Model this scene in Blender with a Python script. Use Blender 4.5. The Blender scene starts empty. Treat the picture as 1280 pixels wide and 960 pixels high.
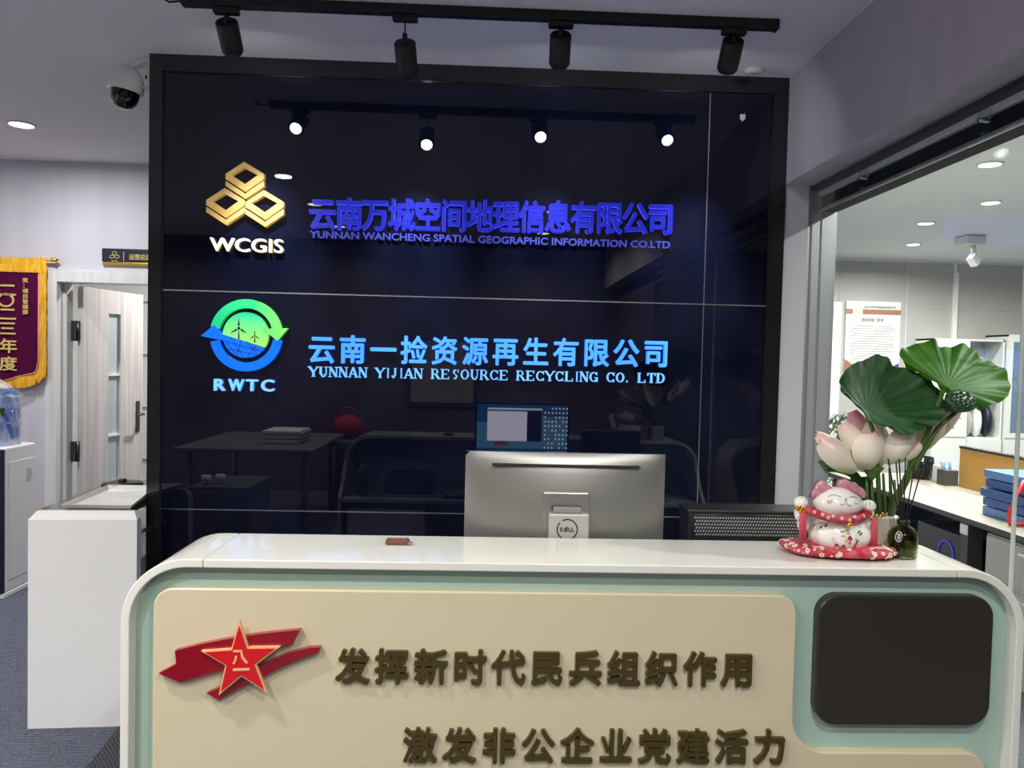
import bpy, bmesh, math, random
import numpy as np
from mathutils import Vector, Matrix
random.seed(7)
PI = math.pi
SC = bpy.context.scene
COL = SC.collection

# ------------------------------------------------------------------ camera
CAM = Vector((1.441, -3.291, 1.5)); YAW, PIT, ROL, FPX = -.038, -.0337, .0239, 940.0
_f = Vector((-math.sin(YAW)*math.cos(PIT), math.cos(YAW)*math.cos(PIT), math.sin(PIT)))
_r = Vector((math.cos(YAW), math.sin(YAW), 0)); _u = _r.cross(_f)
R2 = _r*math.cos(ROL) + _u*math.sin(ROL); U2 = R2.cross(_f)
cd = bpy.data.cameras.new('camera'); cam = bpy.data.objects.new('camera', cd); COL.objects.link(cam)
cam.matrix_world = Matrix(((R2.x, U2.x, -_f.x, CAM.x), (R2.y, U2.y, -_f.y, CAM.y), (R2.z, U2.z, -_f.z, CAM.z), (0, 0, 0, 1)))
cd.sensor_fit = 'HORIZONTAL'; cd.sensor_width = 36; cd.lens = FPX*36/1280; cd.clip_start = .02
SC.camera = cam
def at(px, py, **k):
    """world point seen at a photo pixel on the plane x=, y= or z= given"""
    d = _f*FPX + R2*(px-640) - U2*(py-480)
    a, v = list(k.items())[0]; i = 'xyz'.index(a)
    return CAM + d*((v-CAM[i])/d[i])

# ------------------------------------------------------------------ world, exposure, ceiling lights
w = bpy.data.worlds.new('world'); SC.world = w; w.use_nodes = True
w.node_tree.nodes['Background'].inputs[0].default_value = (.6, .65, .8, 1)
w.node_tree.nodes['Background'].inputs[1].default_value = .02
SC.view_settings.view_transform = 'Standard'; SC.view_settings.look = 'None'
SC.view_settings.gamma = 1; SC.view_settings.use_curve_mapping = False
SC.view_settings.exposure = 0.42
ZC = 2.753
LOBBY_W, HALL_W, OFFICE_W, SPOT_W = 20, 15, 38, 62
def lamp(kind, loc, power, aim=None, col=(1, 1, 1), **k):
    l = bpy.data.lights.new(kind.lower()+'_light', kind); l.energy = power; l.color = col
    for a, v in k.items(): setattr(l, a, v)
    o = bpy.data.objects.new('light', l); COL.objects.link(o); o.location = loc
    if aim is not None: o.rotation_euler = (Vector(aim)-Vector(loc)).to_track_quat('-Z', 'Y').to_euler()
    return o
LOBBY = [(-2, -2.11), (-2, -3.1), (-2, -4.1), (0, -2.11), (0, -3.10), (0, -4.16), (2, -3.10), (2, -4.2)]  # row at negative x is added, unseen, to brighten the cabinet's end panel
HALL = [(-1.19, 1.09), (-2.6, .2)]
OFFICE = [(4.49, 1.22), (5.2, 2.24), (5.22, 3.1), (4.27, .55), (5.75, 4.2), (6.9, 1.3), (7.2, 3.2), (4.0, -1.4)]
def down(x, y, p, c=(1, .97, .92), s=2.75):
    lamp('AREA', (x, y, ZC-.012), p, (x, y, 0), c, shape='DISK', size=.11, spread=s)
for x, y in LOBBY: down(x, y, LOBBY_W)
for x, y in HALL: down(x, y, HALL_W, (.95, .98, 1), 3.1)
for x, y in OFFICE: down(x, y, OFFICE_W, (.97, 1, .95), 2.9)

# ------------------------------------------------------------------ materials
M = {}
def mat(n, c, rough=.5, metal=0, spec=.5, emit=None, es=1, trans=0, ior=1.45, coat=0, noise=None, bump=None, alpha=1, sub=0):
    m = bpy.data.materials.new(n); m.use_nodes = True; nt = m.node_tree; b = nt.nodes['Principled BSDF']; I = b.inputs
    I['Base Color'].default_value = (*c, 1); I['Roughness'].default_value = rough; I['Metallic'].default_value = metal
    I['Specular IOR Level'].default_value = spec; I['IOR'].default_value = ior; I['Transmission Weight'].default_value = trans
    I['Coat Weight'].default_value = coat; I['Alpha'].default_value = alpha
    if sub: I['Subsurface Weight'].default_value = sub; I['Subsurface Scale'].default_value = .01
    if emit: I['Emission Color'].default_value = (*emit, 1); I['Emission Strength'].default_value = es
    N = nt.nodes.new; L = nt.links.new
    tc = N('ShaderNodeTexCoord'); mp = N('ShaderNodeMapping'); L(tc.outputs['Object'], mp.inputs[0])
    if noise:                       # (colour 2, scale vector, detail)
        c2, sc, det = noise; mp.inputs['Scale'].default_value = sc
        nz = N('ShaderNodeTexNoise'); nz.inputs['Scale'].default_value = 1; nz.inputs['Detail'].default_value = det
        L(mp.outputs[0], nz.inputs['Vector']); rp = N('ShaderNodeValToRGB'); L(nz.outputs[0], rp.inputs[0])
        rp.color_ramp.elements[0].position = .35; rp.color_ramp.elements[1].position = .65
        rp.color_ramp.elements[0].color = (*c, 1); rp.color_ramp.elements[1].color = (*c2, 1)
        L(rp.outputs[0], I['Base Color'])
    if bump:
        sc, st = bump; n2 = N('ShaderNodeTexNoise'); n2.inputs['Scale'].default_value = sc; n2.inputs['Detail'].default_value = 4
        L(tc.outputs['Object'], n2.inputs['Vector']); bp = N('ShaderNodeBump'); bp.inputs['Strength'].default_value = st; bp.inputs['Distance'].default_value = .01
        L(n2.outputs[0], bp.inputs['Height']); L(bp.outputs[0], I['Normal'])
    M[n] = m; return m
def ramp_mat(n, axis, stops, rough=.4, es=0, metal=0, lo=0, hi=1, alpha=1):
    """colour (and emission) along the object's own bounding box"""
    m = mat(n, stops[0][1], rough, metal); nt = m.node_tree; N = nt.nodes.new; L = nt.links.new; b = nt.nodes['Principled BSDF']
    tc = N('ShaderNodeTexCoord'); sp = N('ShaderNodeSeparateXYZ'); L(tc.outputs['Generated'], sp.inputs[0])
    rp = N('ShaderNodeValToRGB'); L(sp.outputs['XYZ'.index(axis)], rp.inputs[0])
    e = rp.color_ramp.elements
    while len(e) < len(stops): e.new(.5)
    for q, (p, c) in zip(e, stops): q.position = p; q.color = (*c, 1)
    L(rp.outputs[0], b.inputs['Base Color'])
    if es: L(rp.outputs[0], b.inputs['Emission Color']); b.inputs['Emission Strength'].default_value = es
    return m
def glass_mat(n, tint, refl=1.0, rough=.0, ior=1.45):
    m = bpy.data.materials.new(n); m.use_nodes = True; nt = m.node_tree; nt.nodes.clear(); N = nt.nodes.new; L = nt.links.new
    o = N('ShaderNodeOutputMaterial'); mx = N('ShaderNodeMixShader'); t = N('ShaderNodeBsdfTransparent'); g = N('ShaderNodeBsdfGlossy')
    lw = N('ShaderNodeLayerWeight'); p5 = N('ShaderNodeMath'); p5.operation = 'POWER'; p5.inputs[1].default_value = 5; L(lw.outputs['Facing'], p5.inputs[0])
    F0 = ((ior-1)/(ior+1))**2; fr = N('ShaderNodeMath'); fr.operation = 'MULTIPLY_ADD'; fr.inputs[1].default_value = 1-F0; fr.inputs[2].default_value = F0; L(p5.outputs[0], fr.inputs[0]); t.inputs[0].default_value = (*tint, 1); g.inputs['Roughness'].default_value = rough
    mu = N('ShaderNodeMath'); mu.operation = 'MULTIPLY'; mu.inputs[1].default_value = refl; L(fr.outputs[0], mu.inputs[0])
    L(mu.outputs[0], mx.inputs[0]); L(t.outputs[0], mx.inputs[1]); L(g.outputs[0], mx.inputs[2]); L(mx.outputs[0], o.inputs[0]); M[n] = m; return m

mat('wall_paint', (.60, .57, .61), .8, noise=((.64, .61, .65), (6, 6, .8), 3), bump=(180, .05))
mat('rear_dim', (.09, .078, .085), .6)  # dimness at the rear of the room is put into this dark colour
mat('header_paint', (.50, .46, .50), .8, noise=((.55, .50, .54), (9, 9, 1.2), 3), bump=(180, .05))
mat('ceiling_paint', (.84, .81, .84), .85)
mat('office_ceiling', (.86, .87, .84), .8)
mat('black_frame', (.012, .012, .013), .14, ior=1.6)
mat('steel', (.75, .75, .78), .25, 1)
mat('dark_steel', (.12, .11, .11), .35, 1)
mat('edge_light', (.62, .68, .66), .3)
mat('alu', (.55, .57, .58), .35, .6)
mat('office_wall', (.47, .455, .435), .6)
mat('office_white', (.82, .83, .80), .4)
mat('joint_white', (.85, .85, .83), .5)
mat('counter_white', (.78, .77, .70), .12, coat=.3)
mat('counter_green', (.40, .55, .48), .35)
mat('cream', (.64, .57, .39), .28)
mat('black_board', (.030, .026, .020), .32)
mat('brass_dark', (.115, .082, .024), .25, .55)
mat('black_plastic', (.016, .016, .018), .38)
mat('black_matte', (.008, .008, .009), .7)
mat('lamp_black', (.011, .011, .012), .45)
mat('lamp_face', (1, 1, 1), .3, emit=(.9, .95, 1), es=90)
mat('down_face', (1, 1, 1), .3, emit=(1, .98, .95), es=12)
mat('white_plastic', (.80, .80, .81), .3)
mat('white_gloss', (.80, .80, .79), .15, coat=.3)
mat('silver', (.33, .33, .31), .36, .75)
mat('silver_plate', (.46, .455, .41), .4, .2)
mat('ink', (.01, .01, .012), .6)
mat('print_grey', (.25, .25, .26), .7)
mat('door_wood', (.76, .73, .71), .45, noise=((.60, .56, .54), (30, 30, 1.1), 6))
mat('frame_wood', (.78, .77, .75), .45, noise=((.68, .66, .63), (24, 24, 1.4), 5))
mat('frost', (.50, .60, .60), .3)
mat('yellow_cloth', (.95, .55, .04), .8, noise=((.75, .36, .015), (60, 60, 12), 3))
mat('maroon_velvet', (.085, .004, .040), .95, spec=.1)
mat('gold_print', (.80, .55, .18), .5, .3)
mat('pink_cord', (.85, .35, .25), .7)
mat('gold_metal', (.85, .55, .12), .25, 1)
mat('gold_tube', (.80, .60, .35), .3, .8)
mat('navy', (.008, .012, .03), .35)
mat('stone', (.72, .70, .64), .3, noise=((.80, .79, .74), (7, 7, 7), 5))
mat('dark_glass', (.10, .10, .10), .08, ior=1.6)
mat('red_acrylic', (.26, .004, .014), .12, coat=.5)
mat('star_red', (.62, .008, .012), .12, coat=.5)
mat('star_gold', (.85, .45, .22), .35)
mat('key_brown', (.13, .045, .025), .35, noise=((.22, .09, .05), (300, 300, 300), 2))
mat('ceramic', (.90, .88, .82), .08, coat=.6)
mat('ear_pink', (.55, .20, .27), .15, coat=.5, noise=((.70, .38, .42), (60, 60, 60), 3))
mat('red_cloth', (.42, .008, .03), .8, noise=((.55, .10, .14), (45, 45, 45), 2))
mat('petal_print', (.80, .66, .55), .8)
mat('tassel', (.75, .12, .16), .7, noise=((.55, .05, .09), (500, 500, 4), 2))
mat('bell_gold', (.90, .55, .05), .2, 1)
mat('deep_green', (.02, .10, .02), .6)
mat('seed_green', (.012, .045, .015), .35, noise=((.03, .08, .03), (90, 90, 90), 2))
mat('stem_green', (.05, .11, .02), .5, noise=((.10, .17, .04), (40, 40, 8), 2))
mat('reed', (.01, .01, .008), .8)
mat('pot_beige', (.60, .52, .45), .4)
mat('desk_wood', (.30, .27, .22), .4, noise=((.38, .34, .29), (2.5, 20, 10), 4))
mat('edge_dark', (.07, .065, .06), .5)
mat('orange_board', (.50, .27, .06), .75)
mat('teal', (.05, .30, .32), .5)
mat('folder_blue', (.03, .09, .30), .35)
mat('folder_light', (.10, .25, .50), .35)
mat('red_plastic', (.75, .03, .03), .4)
mat('bright_yellow', (.75, .65, .05), .5)
mat('paper', (.80, .80, .78), .7)
mat('led_blue', (.02, .05, .3), .3, emit=(.08, .12, 1), es=.35)
mat('led_pink', (.3, .05, .2), .3, emit=(1, .1, .7), es=5)
mat('cabinet_white', (.80, .80, .76), .35)
mat('cab_glass', (.16, .22, .32), .1)
mat('leaf_lime', (.35, .50, .10), .5, noise=((.70, .75, .35), (60, 60, 60), 2))
mat('bush_green', (.10, .20, .08), .6)
mat('glossy_black', (.01, .01, .012), .1)
mat('copper', (.45, .22, .14), .4, .4)
mat('poster_blue', (.03, .05, .22), .4)
mat('poster_white', (.82, .83, .77), .35)
mat('cctv_white', (.72, .70, .68), .35)
mat('green_flask', (.10, .16, .02), .4)
mat('wood_table', (.17, .16, .15), .5)
mat('red_bag', (.45, .01, .02), .7)
mat('picture_dark', (.05, .045, .05), .4)
mat('picture_mat', (.30, .25, .22), .6)
mat('dimmed_grey', (.12, .12, .125), .4)  # white cabinet dimmed to grey in its colour so the mirror image stays faint
glass_mat('clear_glass', (.93, .96, .94), 1.0)
glass_mat('green_glass', (.955, .965, .955), 1.3, .0)
glass_mat('bottle_glass', (.55, .56, .32), 1.5, .02)
glass_mat('blue_bottle', (.48, .66, .93), 1.3, .05)
glass_mat('dome_glass', (.05, .05, .055), 2.0, .03)
ramp_mat('gold_face', 'Z', [(0, (.62, .36, .07)), (.5, (.66, .43, .14)), (1, (.50, .32, .12))], .3, .22)
ramp_mat('ring_green', 'X', [(0, (.01, .50, .22)), (.55, (.03, .72, .18)), (1, (.25, .95, .12))], .3, .35)
ramp_mat('disc_green', 'Z', [(0, (.35, .95, .12)), (1, (.0, .50, .25))], .3, .35)
mat('logo_blue', (.0, .10, .85), .3, emit=(0, .13, .9), es=.65)
mat('letter_warm', (.9, .85, .75), .3, emit=(1, .80, .50), es=.65)
mat('letter_violet', (.006, .008, .14), .25, emit=(.012, .020, .42), es=.65)
mat('letter_violet_en', (.03, .035, .2), .25, emit=(.05, .06, .42), es=.65)
mat('violet_glow', (.1, .1, .9), .3, emit=(.05, .05, 1), es=1.3)
mat('letter_sky', (.10, .35, .8), .25, emit=(.04, .26, .90), es=.7)
mat('letter_ice', (.2, .5, .9), .25, emit=(.12, .38, .9), es=.7)
mat('sky_glow', (.05, .2, .9), .3, emit=(.02, .16, 1), es=1.6)
ramp_mat('pot_rose', 'Z', [(0, (.30, .55, .10)), (.35, (.80, .72, .50)), (1, (.85, .50, .45))], .6)
for nm, c, s in (('scr_blue', (.02, .10, .30), 2.6), ('scr_sky', (.10, .28, .50), 2.6), ('scr_white', (.45, .45, .55), 7.5), ('scr_dark', (.01, .01, .04), 1.5), ('scr_icon', (.7, .7, .7), 5), ('scr_bar', (.5, .6, .7), 5), ('scr_red', (.25, .06, .03), 3)):
    mat(nm, (.01, .01, .01), .3, emit=c, es=s)

# black mirror glass of the logo wall with a thin film of dust; its blue tint paints in the letters' glow
m = mat('black_glass', (.004, .005, .012), .012, ior=1.54)
nt = m.node_tree; N = nt.nodes.new; L = nt.links.new; B = nt.nodes['Principled BSDF']
tc = N('ShaderNodeTexCoord'); nz = N('ShaderNodeTexNoise'); nz.inputs['Scale'].default_value = 2.2; nz.inputs['Detail'].default_value = 6; L(tc.outputs['Object'], nz.inputs[0])
rp = N('ShaderNodeValToRGB'); rp.color_ramp.elements[0].position = .35; rp.color_ramp.elements[0].color = (.0015, .002, .008, 1); rp.color_ramp.elements[1].position = .75; rp.color_ramp.elements[1].color = (.008, .009, .026, 1); L(nz.outputs[0], rp.inputs[0])
vo = N('ShaderNodeTexVoronoi'); vo.inputs['Scale'].default_value = 26; L(tc.outputs['Object'], vo.inputs[0])
lt = N('ShaderNodeMath'); lt.operation = 'LESS_THAN'; lt.inputs[1].default_value = .045; L(vo.outputs['Distance'], lt.inputs[0])
mx = N('ShaderNodeMix'); mx.data_type = 'RGBA'; mx.inputs[7].default_value = (.03, .033, .05, 1); L(lt.outputs[0], mx.inputs[0]); L(rp.outputs[0], mx.inputs[6]); L(mx.outputs[2], B.inputs['Base Color'])
# ribbed carpet
def carpet(n, c1, c2, rot):
    m = mat(n, c1, .95); nt = m.node_tree; N = nt.nodes.new; L = nt.links.new; B = nt.nodes['Principled BSDF']
    tc = N('ShaderNodeTexCoord'); mp = N('ShaderNodeMapping'); mp.inputs['Rotation'].default_value = (0, 0, rot); L(tc.outputs['Object'], mp.inputs[0])
    wv = N('ShaderNodeTexWave'); wv.bands_direction = 'Y'; wv.inputs['Scale'].default_value = 26; wv.inputs['Distortion'].default_value = 1.5; wv.inputs['Detail'].default_value = 3; wv.inputs['Detail Scale'].default_value = 6; L(mp.outputs[0], wv.inputs[0])
    nz = N('ShaderNodeTexNoise'); nz.inputs['Scale'].default_value = 160; nz.inputs['Detail'].default_value = 4; L(mp.outputs[0], nz.inputs[0])
    ad = N('ShaderNodeMath'); ad.operation = 'MULTIPLY_ADD'; ad.inputs[1].default_value = .45; L(wv.outputs['Fac'], ad.inputs[0]); L(nz.outputs[0], ad.inputs[2])
    rp = N('ShaderNodeValToRGB'); rp.color_ramp.elements[0].position = .45; rp.color_ramp.elements[1].position = .95; rp.color_ramp.elements[0].color = (*c1, 1); rp.color_ramp.elements[1].color = (*c2, 1)
    L(ad.outputs[0], rp.inputs[0]); L(rp.outputs[0], B.inputs['Base Color'])
    bp = N('ShaderNodeBump'); bp.inputs['Strength'].default_value = .5; bp.inputs['Distance'].default_value = .004; L(ad.outputs[0], bp.inputs['Height']); L(bp.outputs[0], B.inputs['Normal'])
carpet('carpet', (.022, .026, .040), (.15, .16, .215), .03)
carpet('carpet_dark', (.018, .018, .024), (.07, .07, .09), .9)
# lotus leaves: veins follow the mesh UV (angle, radius)
def leaf_mat(n, dark, light, vein, trans):
    m = mat(n, dark, .5); nt = m.node_tree; N = nt.nodes.new; L = nt.links.new; B = nt.nodes['Principled BSDF']
    uv = N('ShaderNodeUVMap'); sp = N('ShaderNodeSeparateXYZ'); L(uv.outputs[0], sp.inputs[0])
    s = N('ShaderNodeMath'); s.operation = 'FRACT'; mu = N('ShaderNodeMath'); mu.operation = 'MULTIPLY'; mu.inputs[1].default_value = 20; L(sp.outputs[0], mu.inputs[0]); L(mu.outputs[0], s.inputs[0])
    a = N('ShaderNodeMath'); a.operation = 'SUBTRACT'; a.inputs[1].default_value = .5; L(s.outputs[0], a.inputs[0]); b = N('ShaderNodeMath'); b.operation = 'ABSOLUTE'; L(a.outputs[0], b.inputs[0])
    rp = N('ShaderNodeValToRGB'); rp.color_ramp.elements[0].position = .0; rp.color_ramp.elements[0].color = (*vein, 1); rp.color_ramp.elements[1].position = .11; rp.color_ramp.elements[1].color = (1, 1, 1, 1); L(b.outputs[0], rp.inputs[0])
    nz = N('ShaderNodeTexNoise'); nz.inputs['Scale'].default_value = 9; L(sp.outputs[1], nz.inputs[0]); nz2 = N('ShaderNodeTexNoise'); nz2.inputs['Scale'].default_value = 22; nz2.inputs['Detail'].default_value = 5
    tc = N('ShaderNodeTexCoord'); L(tc.outputs['Object'], nz2.inputs[0])
    r2 = N('ShaderNodeValToRGB'); r2.color_ramp.elements[0].position = .3; r2.color_ramp.elements[1].position = .7; r2.color_ramp.elements[0].color = (*dark, 1); r2.color_ramp.elements[1].color = (*light, 1); L(nz2.outputs[0], r2.inputs[0])
    mx = N('ShaderNodeMix'); mx.data_type = 'RGBA'; mx.blend_type = 'MULTIPLY'; mx.inputs[0].default_value = 1; L(r2.outputs[0], mx.inputs[6]); L(rp.outputs[0], mx.inputs[7]); L(mx.outputs[2], B.inputs['Base Color'])
    if trans:
        o = [q for q in nt.nodes if q.type == 'OUTPUT_MATERIAL'][0]; t = N('ShaderNodeBsdfTranslucent'); L(mx.outputs[2], t.inputs[0]); ms = N('ShaderNodeMixShader'); ms.inputs[0].default_value = trans
        L(B.outputs[0], ms.inputs[1]); L(t.outputs[0], ms.inputs[2]); L(ms.outputs[0], o.inputs[0])
leaf_mat('leaf_dark', (.008, .055, .008), (.022, .105, .020), (.30, .38, .28), .12)
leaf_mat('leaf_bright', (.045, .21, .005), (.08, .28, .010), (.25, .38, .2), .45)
# translucent thin plastic bag
m = bpy.data.materials.new('bag_film'); m.use_nodes = True; nt = m.node_tree; nt.nodes.clear(); N = nt.nodes.new; L = nt.links.new
o = N('ShaderNodeOutputMaterial'); a = N('ShaderNodeBsdfTransparent'); d = N('ShaderNodeBsdfPrincipled'); d.inputs['Base Color'].default_value = (.85, .85, .9, 1); d.inputs['Roughness'].default_value = .25
nz = N('ShaderNodeTexNoise'); nz.inputs['Scale'].default_value = 14; nz.inputs['Detail'].default_value = 3; tc = N('ShaderNodeTexCoord'); L(tc.outputs['Object'], nz.inputs[0])
rp = N('ShaderNodeValToRGB'); rp.color_ramp.elements[0].position = .4; rp.color_ramp.elements[1].position = .75; rp.color_ramp.elements[0].color = (.22,)*3+(1,); rp.color_ramp.elements[1].color = (.65,)*3+(1,); L(nz.outputs[0], rp.inputs[0])
mx = N('ShaderNodeMixShader'); L(rp.outputs[0], mx.inputs[0]); L(a.outputs[0], mx.inputs[1]); L(d.outputs[0], mx.inputs[2]); L(mx.outputs[0], o.inputs[0]); M['bag_film'] = m
# petals
m = ramp_mat('petal_pink', 'Z', [(0, (.55, .62, .28)), (.25, (.88, .84, .66)), (.75, (.92, .80, .68)), (1, (.90, .52, .48))], .55)
m = ramp_mat('petal_tip', 'Z', [(0, (.70, .68, .42)), (.4, (.90, .78, .66)), (1, (.68, .20, .34))], .55)

# ------------------------------------------------------------------ mesh builder
class MB:
    def __init__(s): s.v = []; s.f = []; s.sm = []; s.uv = {}
    def add(s, v, f, smooth=False):
        n = len(s.v); s.v += [tuple(p) for p in v]; s.f += [tuple(i+n for i in q) for q in f]; s.sm += [smooth]*len(f); return s
    def box(s, x0, x1, y0, y1, z0, z1):
        v = [(x, y, z) for x in (x0, x1) for y in (y0, y1) for z in (z0, z1)]
        return s.add(v, [(0, 1, 3, 2), (4, 6, 7, 5), (0, 4, 5, 1), (2, 3, 7, 6), (0, 2, 6, 4), (1, 5, 7, 3)])
    def rbox(s, x0, x1, y0, y1, z0, z1, r=.005, seg=2):
        bm = bmesh.new(); bmesh.ops.create_cube(bm, size=1)
        for v in bm.verts: v.co = Vector(((x0+x1)/2+v.co.x*(x1-x0), (y0+y1)/2+v.co.y*(y1-y0), (z0+z1)/2+v.co.z*(z1-z0)))
        bmesh.ops.bevel(bm, geom=bm.edges[:], offset=r, segments=seg, affect='EDGES', profile=.5)
        bmesh.ops.recalc_face_normals(bm, faces=bm.faces[:]); bm.verts.index_update()
        s.add([v.co[:] for v in bm.verts], [[v.index for v in f.verts] for f in bm.faces], False); bm.free(); return s
    def obox(s, c, ax, ay, az):      # oriented box: centre and three half-axis vectors
        c, ax, ay, az = map(Vector, (c, ax, ay, az)); v = [c+ax*i+ay*j+az*k for i in (-1, 1) for j in (-1, 1) for k in (-1, 1)]
        return s.add(v, [(0, 1, 3, 2), (4, 6, 7, 5), (0, 4, 5, 1), (2, 3, 7, 6), (0, 2, 6, 4), (1, 5, 7, 3)])
    def tube(s, pts, rad, n=12, cap=True, smooth=True):
        pts = [Vector(p) for p in pts]; m = len(pts); rad = rad if isinstance(rad, (list, tuple)) else [rad]*m
        V = []; prev = None
        for i, p in enumerate(pts):
            t = (pts[min(i+1, m-1)]-pts[max(i-1, 0)]).normalized()
            a = prev if prev is not None else (Vector((0, 0, 1)) if abs(t.z) < .9 else Vector((1, 0, 0)))
            u = (a-t*a.dot(t)).normalized(); prev = u; q = t.cross(u)
            V += [p+(u*math.cos(2*PI*j/n)+q*math.sin(2*PI*j/n))*rad[i] for j in range(n)]
        F = [(i*n+j, i*n+(j+1) % n, (i+1)*n+(j+1) % n, (i+1)*n+j) for i in range(m-1) for j in range(n)]
        s.add(V, F, smooth)
        if cap: s.add(V[:n], [tuple(range(n))[::-1]]); s.add(V[-n:], [tuple(range(n))])
        return s
    def rot(s, c, ang):      # turn everything about the y axis through c (x, z)
        ca, sa = math.cos(ang), math.sin(ang); s.v = [(c[0]+(x-c[0])*ca+(z-c[1])*sa, y, c[1]-(x-c[0])*sa+(z-c[1])*ca) for x, y, z in s.v]; return s
    def cyl(s, c, r, z0, z1, n=24, smooth=True): return s.tube([(c[0], c[1], z0), (c[0], c[1], z1)], r, n, True, smooth)
    def lathe(s, c, prof, n=24, smooth=True):   # prof: (r, z) list
        V = [(c[0]+r*math.cos(2*PI*j/n), c[1]+r*math.sin(2*PI*j/n), z) for r, z in prof for j in range(n)]
        return s.add(V, [(i*n+j, i*n+(j+1) % n, (i+1)*n+(j+1) % n, (i+1)*n+j) for i in range(len(prof)-1) for j in range(n)], smooth)
    def prism(s, pts, y0, y1, bev=0, bn=3):   # outline pts (x,z) anticlockwise seen from -y; y0 front; bev rounds the front edge
        n = len(pts); P = [Vector((a, b)) for a, b in pts]
        area = sum(P[i].x*P[(i+1) % n].y-P[(i+1) % n].x*P[i].y for i in range(n))
        if area < 0: P = P[::-1]
        rings = []
        if bev:
            off = []
            for i in range(n):
                d1 = (P[i]-P[i-1]).normalized(); d2 = (P[(i+1) % n]-P[i]).normalized(); n1 = Vector((-d1.y, d1.x)); n2 = Vector((-d2.y, d2.x))
                b = n1+n2; b = b/max(.3, b.length_squared/2) if b.length > 1e-6 else n1; off.append(b)
            for k in range(bn+1):
                a = PI/2*(1-k/bn); rings.append(([P[i]+off[i]*bev*(1-math.cos(a)) for i in range(n)], y0+bev*(1-math.sin(a))))
            rings = [(q, y) for q, y in rings]; rings = [([P[i]+off[i]*bev*(1-math.sin(PI/2*k/bn)) for i in range(n)], y0+bev*(1-math.cos(PI/2*k/bn))) for k in range(bn+1)]
        else: rings = [(P, y0)]
        rings.append((P, y1))
        V = [(p.x, y, p.y) for q, y in rings for p in q]
        F = [(i*n+j, (i+1)*n+j, (i+1)*n+(j+1) % n, i*n+(j+1) % n) for i in range(len(rings)-1) for j in range(n)]
        s.add(V, F); k = len(rings)-1
        s.add(V[:n], [tuple(range(n))]); s.add(V[k*n:], [tuple(range(n))[::-1]]); return s
    def grid(s, fn, nu, nv, wrap=False, smooth=True, uv=None):
        n0 = len(s.v); mu = nu if wrap else nu+1
        V = [fn(i/nu, j/nv) for j in range(nv+1) for i in range(mu)]
        F = [(j*mu+i, j*mu+(i+1) % mu, (j+1)*mu+(i+1) % mu, (j+1)*mu+i) for j in range(nv) for i in range(nu)]
        if uv:
            b = len(s.f)
            for q, (j, i) in enumerate([(j, i) for j in range(nv) for i in range(nu)]):
                s.uv[b+q] = [(i/nu, j/nv), ((i+1)/nu, j/nv), ((i+1)/nu, (j+1)/nv), (i/nu, (j+1)/nv)]
        return s.add(V, F, smooth)
    def sphere(s, c, r, n=16, m=10, smooth=True):
        r = r if isinstance(r, (tuple, list)) else (r, r, r)
        return s.grid(lambda u, v: (c[0]+r[0]*math.sin(PI*v)*math.cos(2*PI*u), c[1]+r[1]*math.sin(PI*v)*math.sin(2*PI*u), c[2]-r[2]*math.cos(PI*v)), n, m, True, smooth)

WL = {}       # world location of every object
def link_mesh(name, me, material, parent=None, origin=None):
    ob = bpy.data.objects.new(name, me); COL.objects.link(ob)
    org = Vector(origin) if origin is not None else (Vector(WL[parent.name]) if parent else Vector((0, 0, 0)))
    me.transform(Matrix.Translation(-org))
    if parent: ob.parent = parent; ob.location = org-Vector(WL[parent.name])
    else: ob.location = org
    WL[ob.name] = tuple(org)
    for mm in (material if isinstance(material, list) else [material]): me.materials.append(M[mm])
    return ob
def part(name, mb, material, parent=None, origin=None, label=None, kind=None, fix=True):
    me = bpy.data.meshes.new(name); me.from_pydata(mb.v, [], mb.f); me.polygons.foreach_set('use_smooth', mb.sm)
    if mb.uv:
        ul = me.uv_layers.new(name='UVMap')
        for p in me.polygons:
            if p.index in mb.uv:
                for li, c in zip(p.loop_indices, mb.uv[p.index]): ul.data[li].uv = c
    me.update()
    if fix:
        bm = bmesh.new(); bm.from_mesh(me); bmesh.ops.remove_doubles(bm, verts=bm.verts, dist=1e-6)
        bmesh.ops.recalc_face_normals(bm, faces=bm.faces[:]); bm.to_mesh(me); bm.free()
    if parent is None and origin is None:
        co = np.array(mb.v); origin = ((co[:, 0].min()+co[:, 0].max())/2, (co[:, 1].min()+co[:, 1].max())/2, co[:, 2].min())
    ob = link_mesh(name, me, material, parent, origin)
    if label: ob['label'] = label
    if kind: ob['kind'] = kind
    return ob
def thing(name, label, cat, loc, group=None):
    o = bpy.data.objects.new(name, None); COL.objects.link(o); o.location = loc; o.empty_display_size = .05; WL[o.name] = tuple(loc)
    o['label'] = label; o['category'] = cat
    if group: o['group'] = group
    return o
def tag(o, label, cat, group=None):
    o['label'] = label; o['category'] = cat
    if group: o['group'] = group
    return o
def struct(name, mb, material, parent=None, origin=None):
    return part(name, mb, material, parent, origin, kind=None if parent else 'structure')
def dup(root, loc, label=None, group=None, rotz=0):
    r = root.copy(); COL.objects.link(r); r.location = loc; r.rotation_euler.z += rotz
    if label: r['label'] = label
    if group: r['group'] = group
    for c0 in list(root.children):
        c = c0.copy(); COL.objects.link(c); c.parent = r
        for g0 in c0.children:
            g = g0.copy(); COL.objects.link(g); g.parent = c
    return r
def rrect(x0, x1, z0, z1, r, n=8):
    P = []
    for cx, cz, a in ((x1-r, z0+r, -90), (x1-r, z1-r, 0), (x0+r, z1-r, 90), (x0+r, z0+r, 180)):
        P += [(cx+r*math.cos(math.radians(a+90*k/n)), cz+r*math.sin(math.radians(a+90*k/n))) for k in range(n+1)]
    return P

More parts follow.
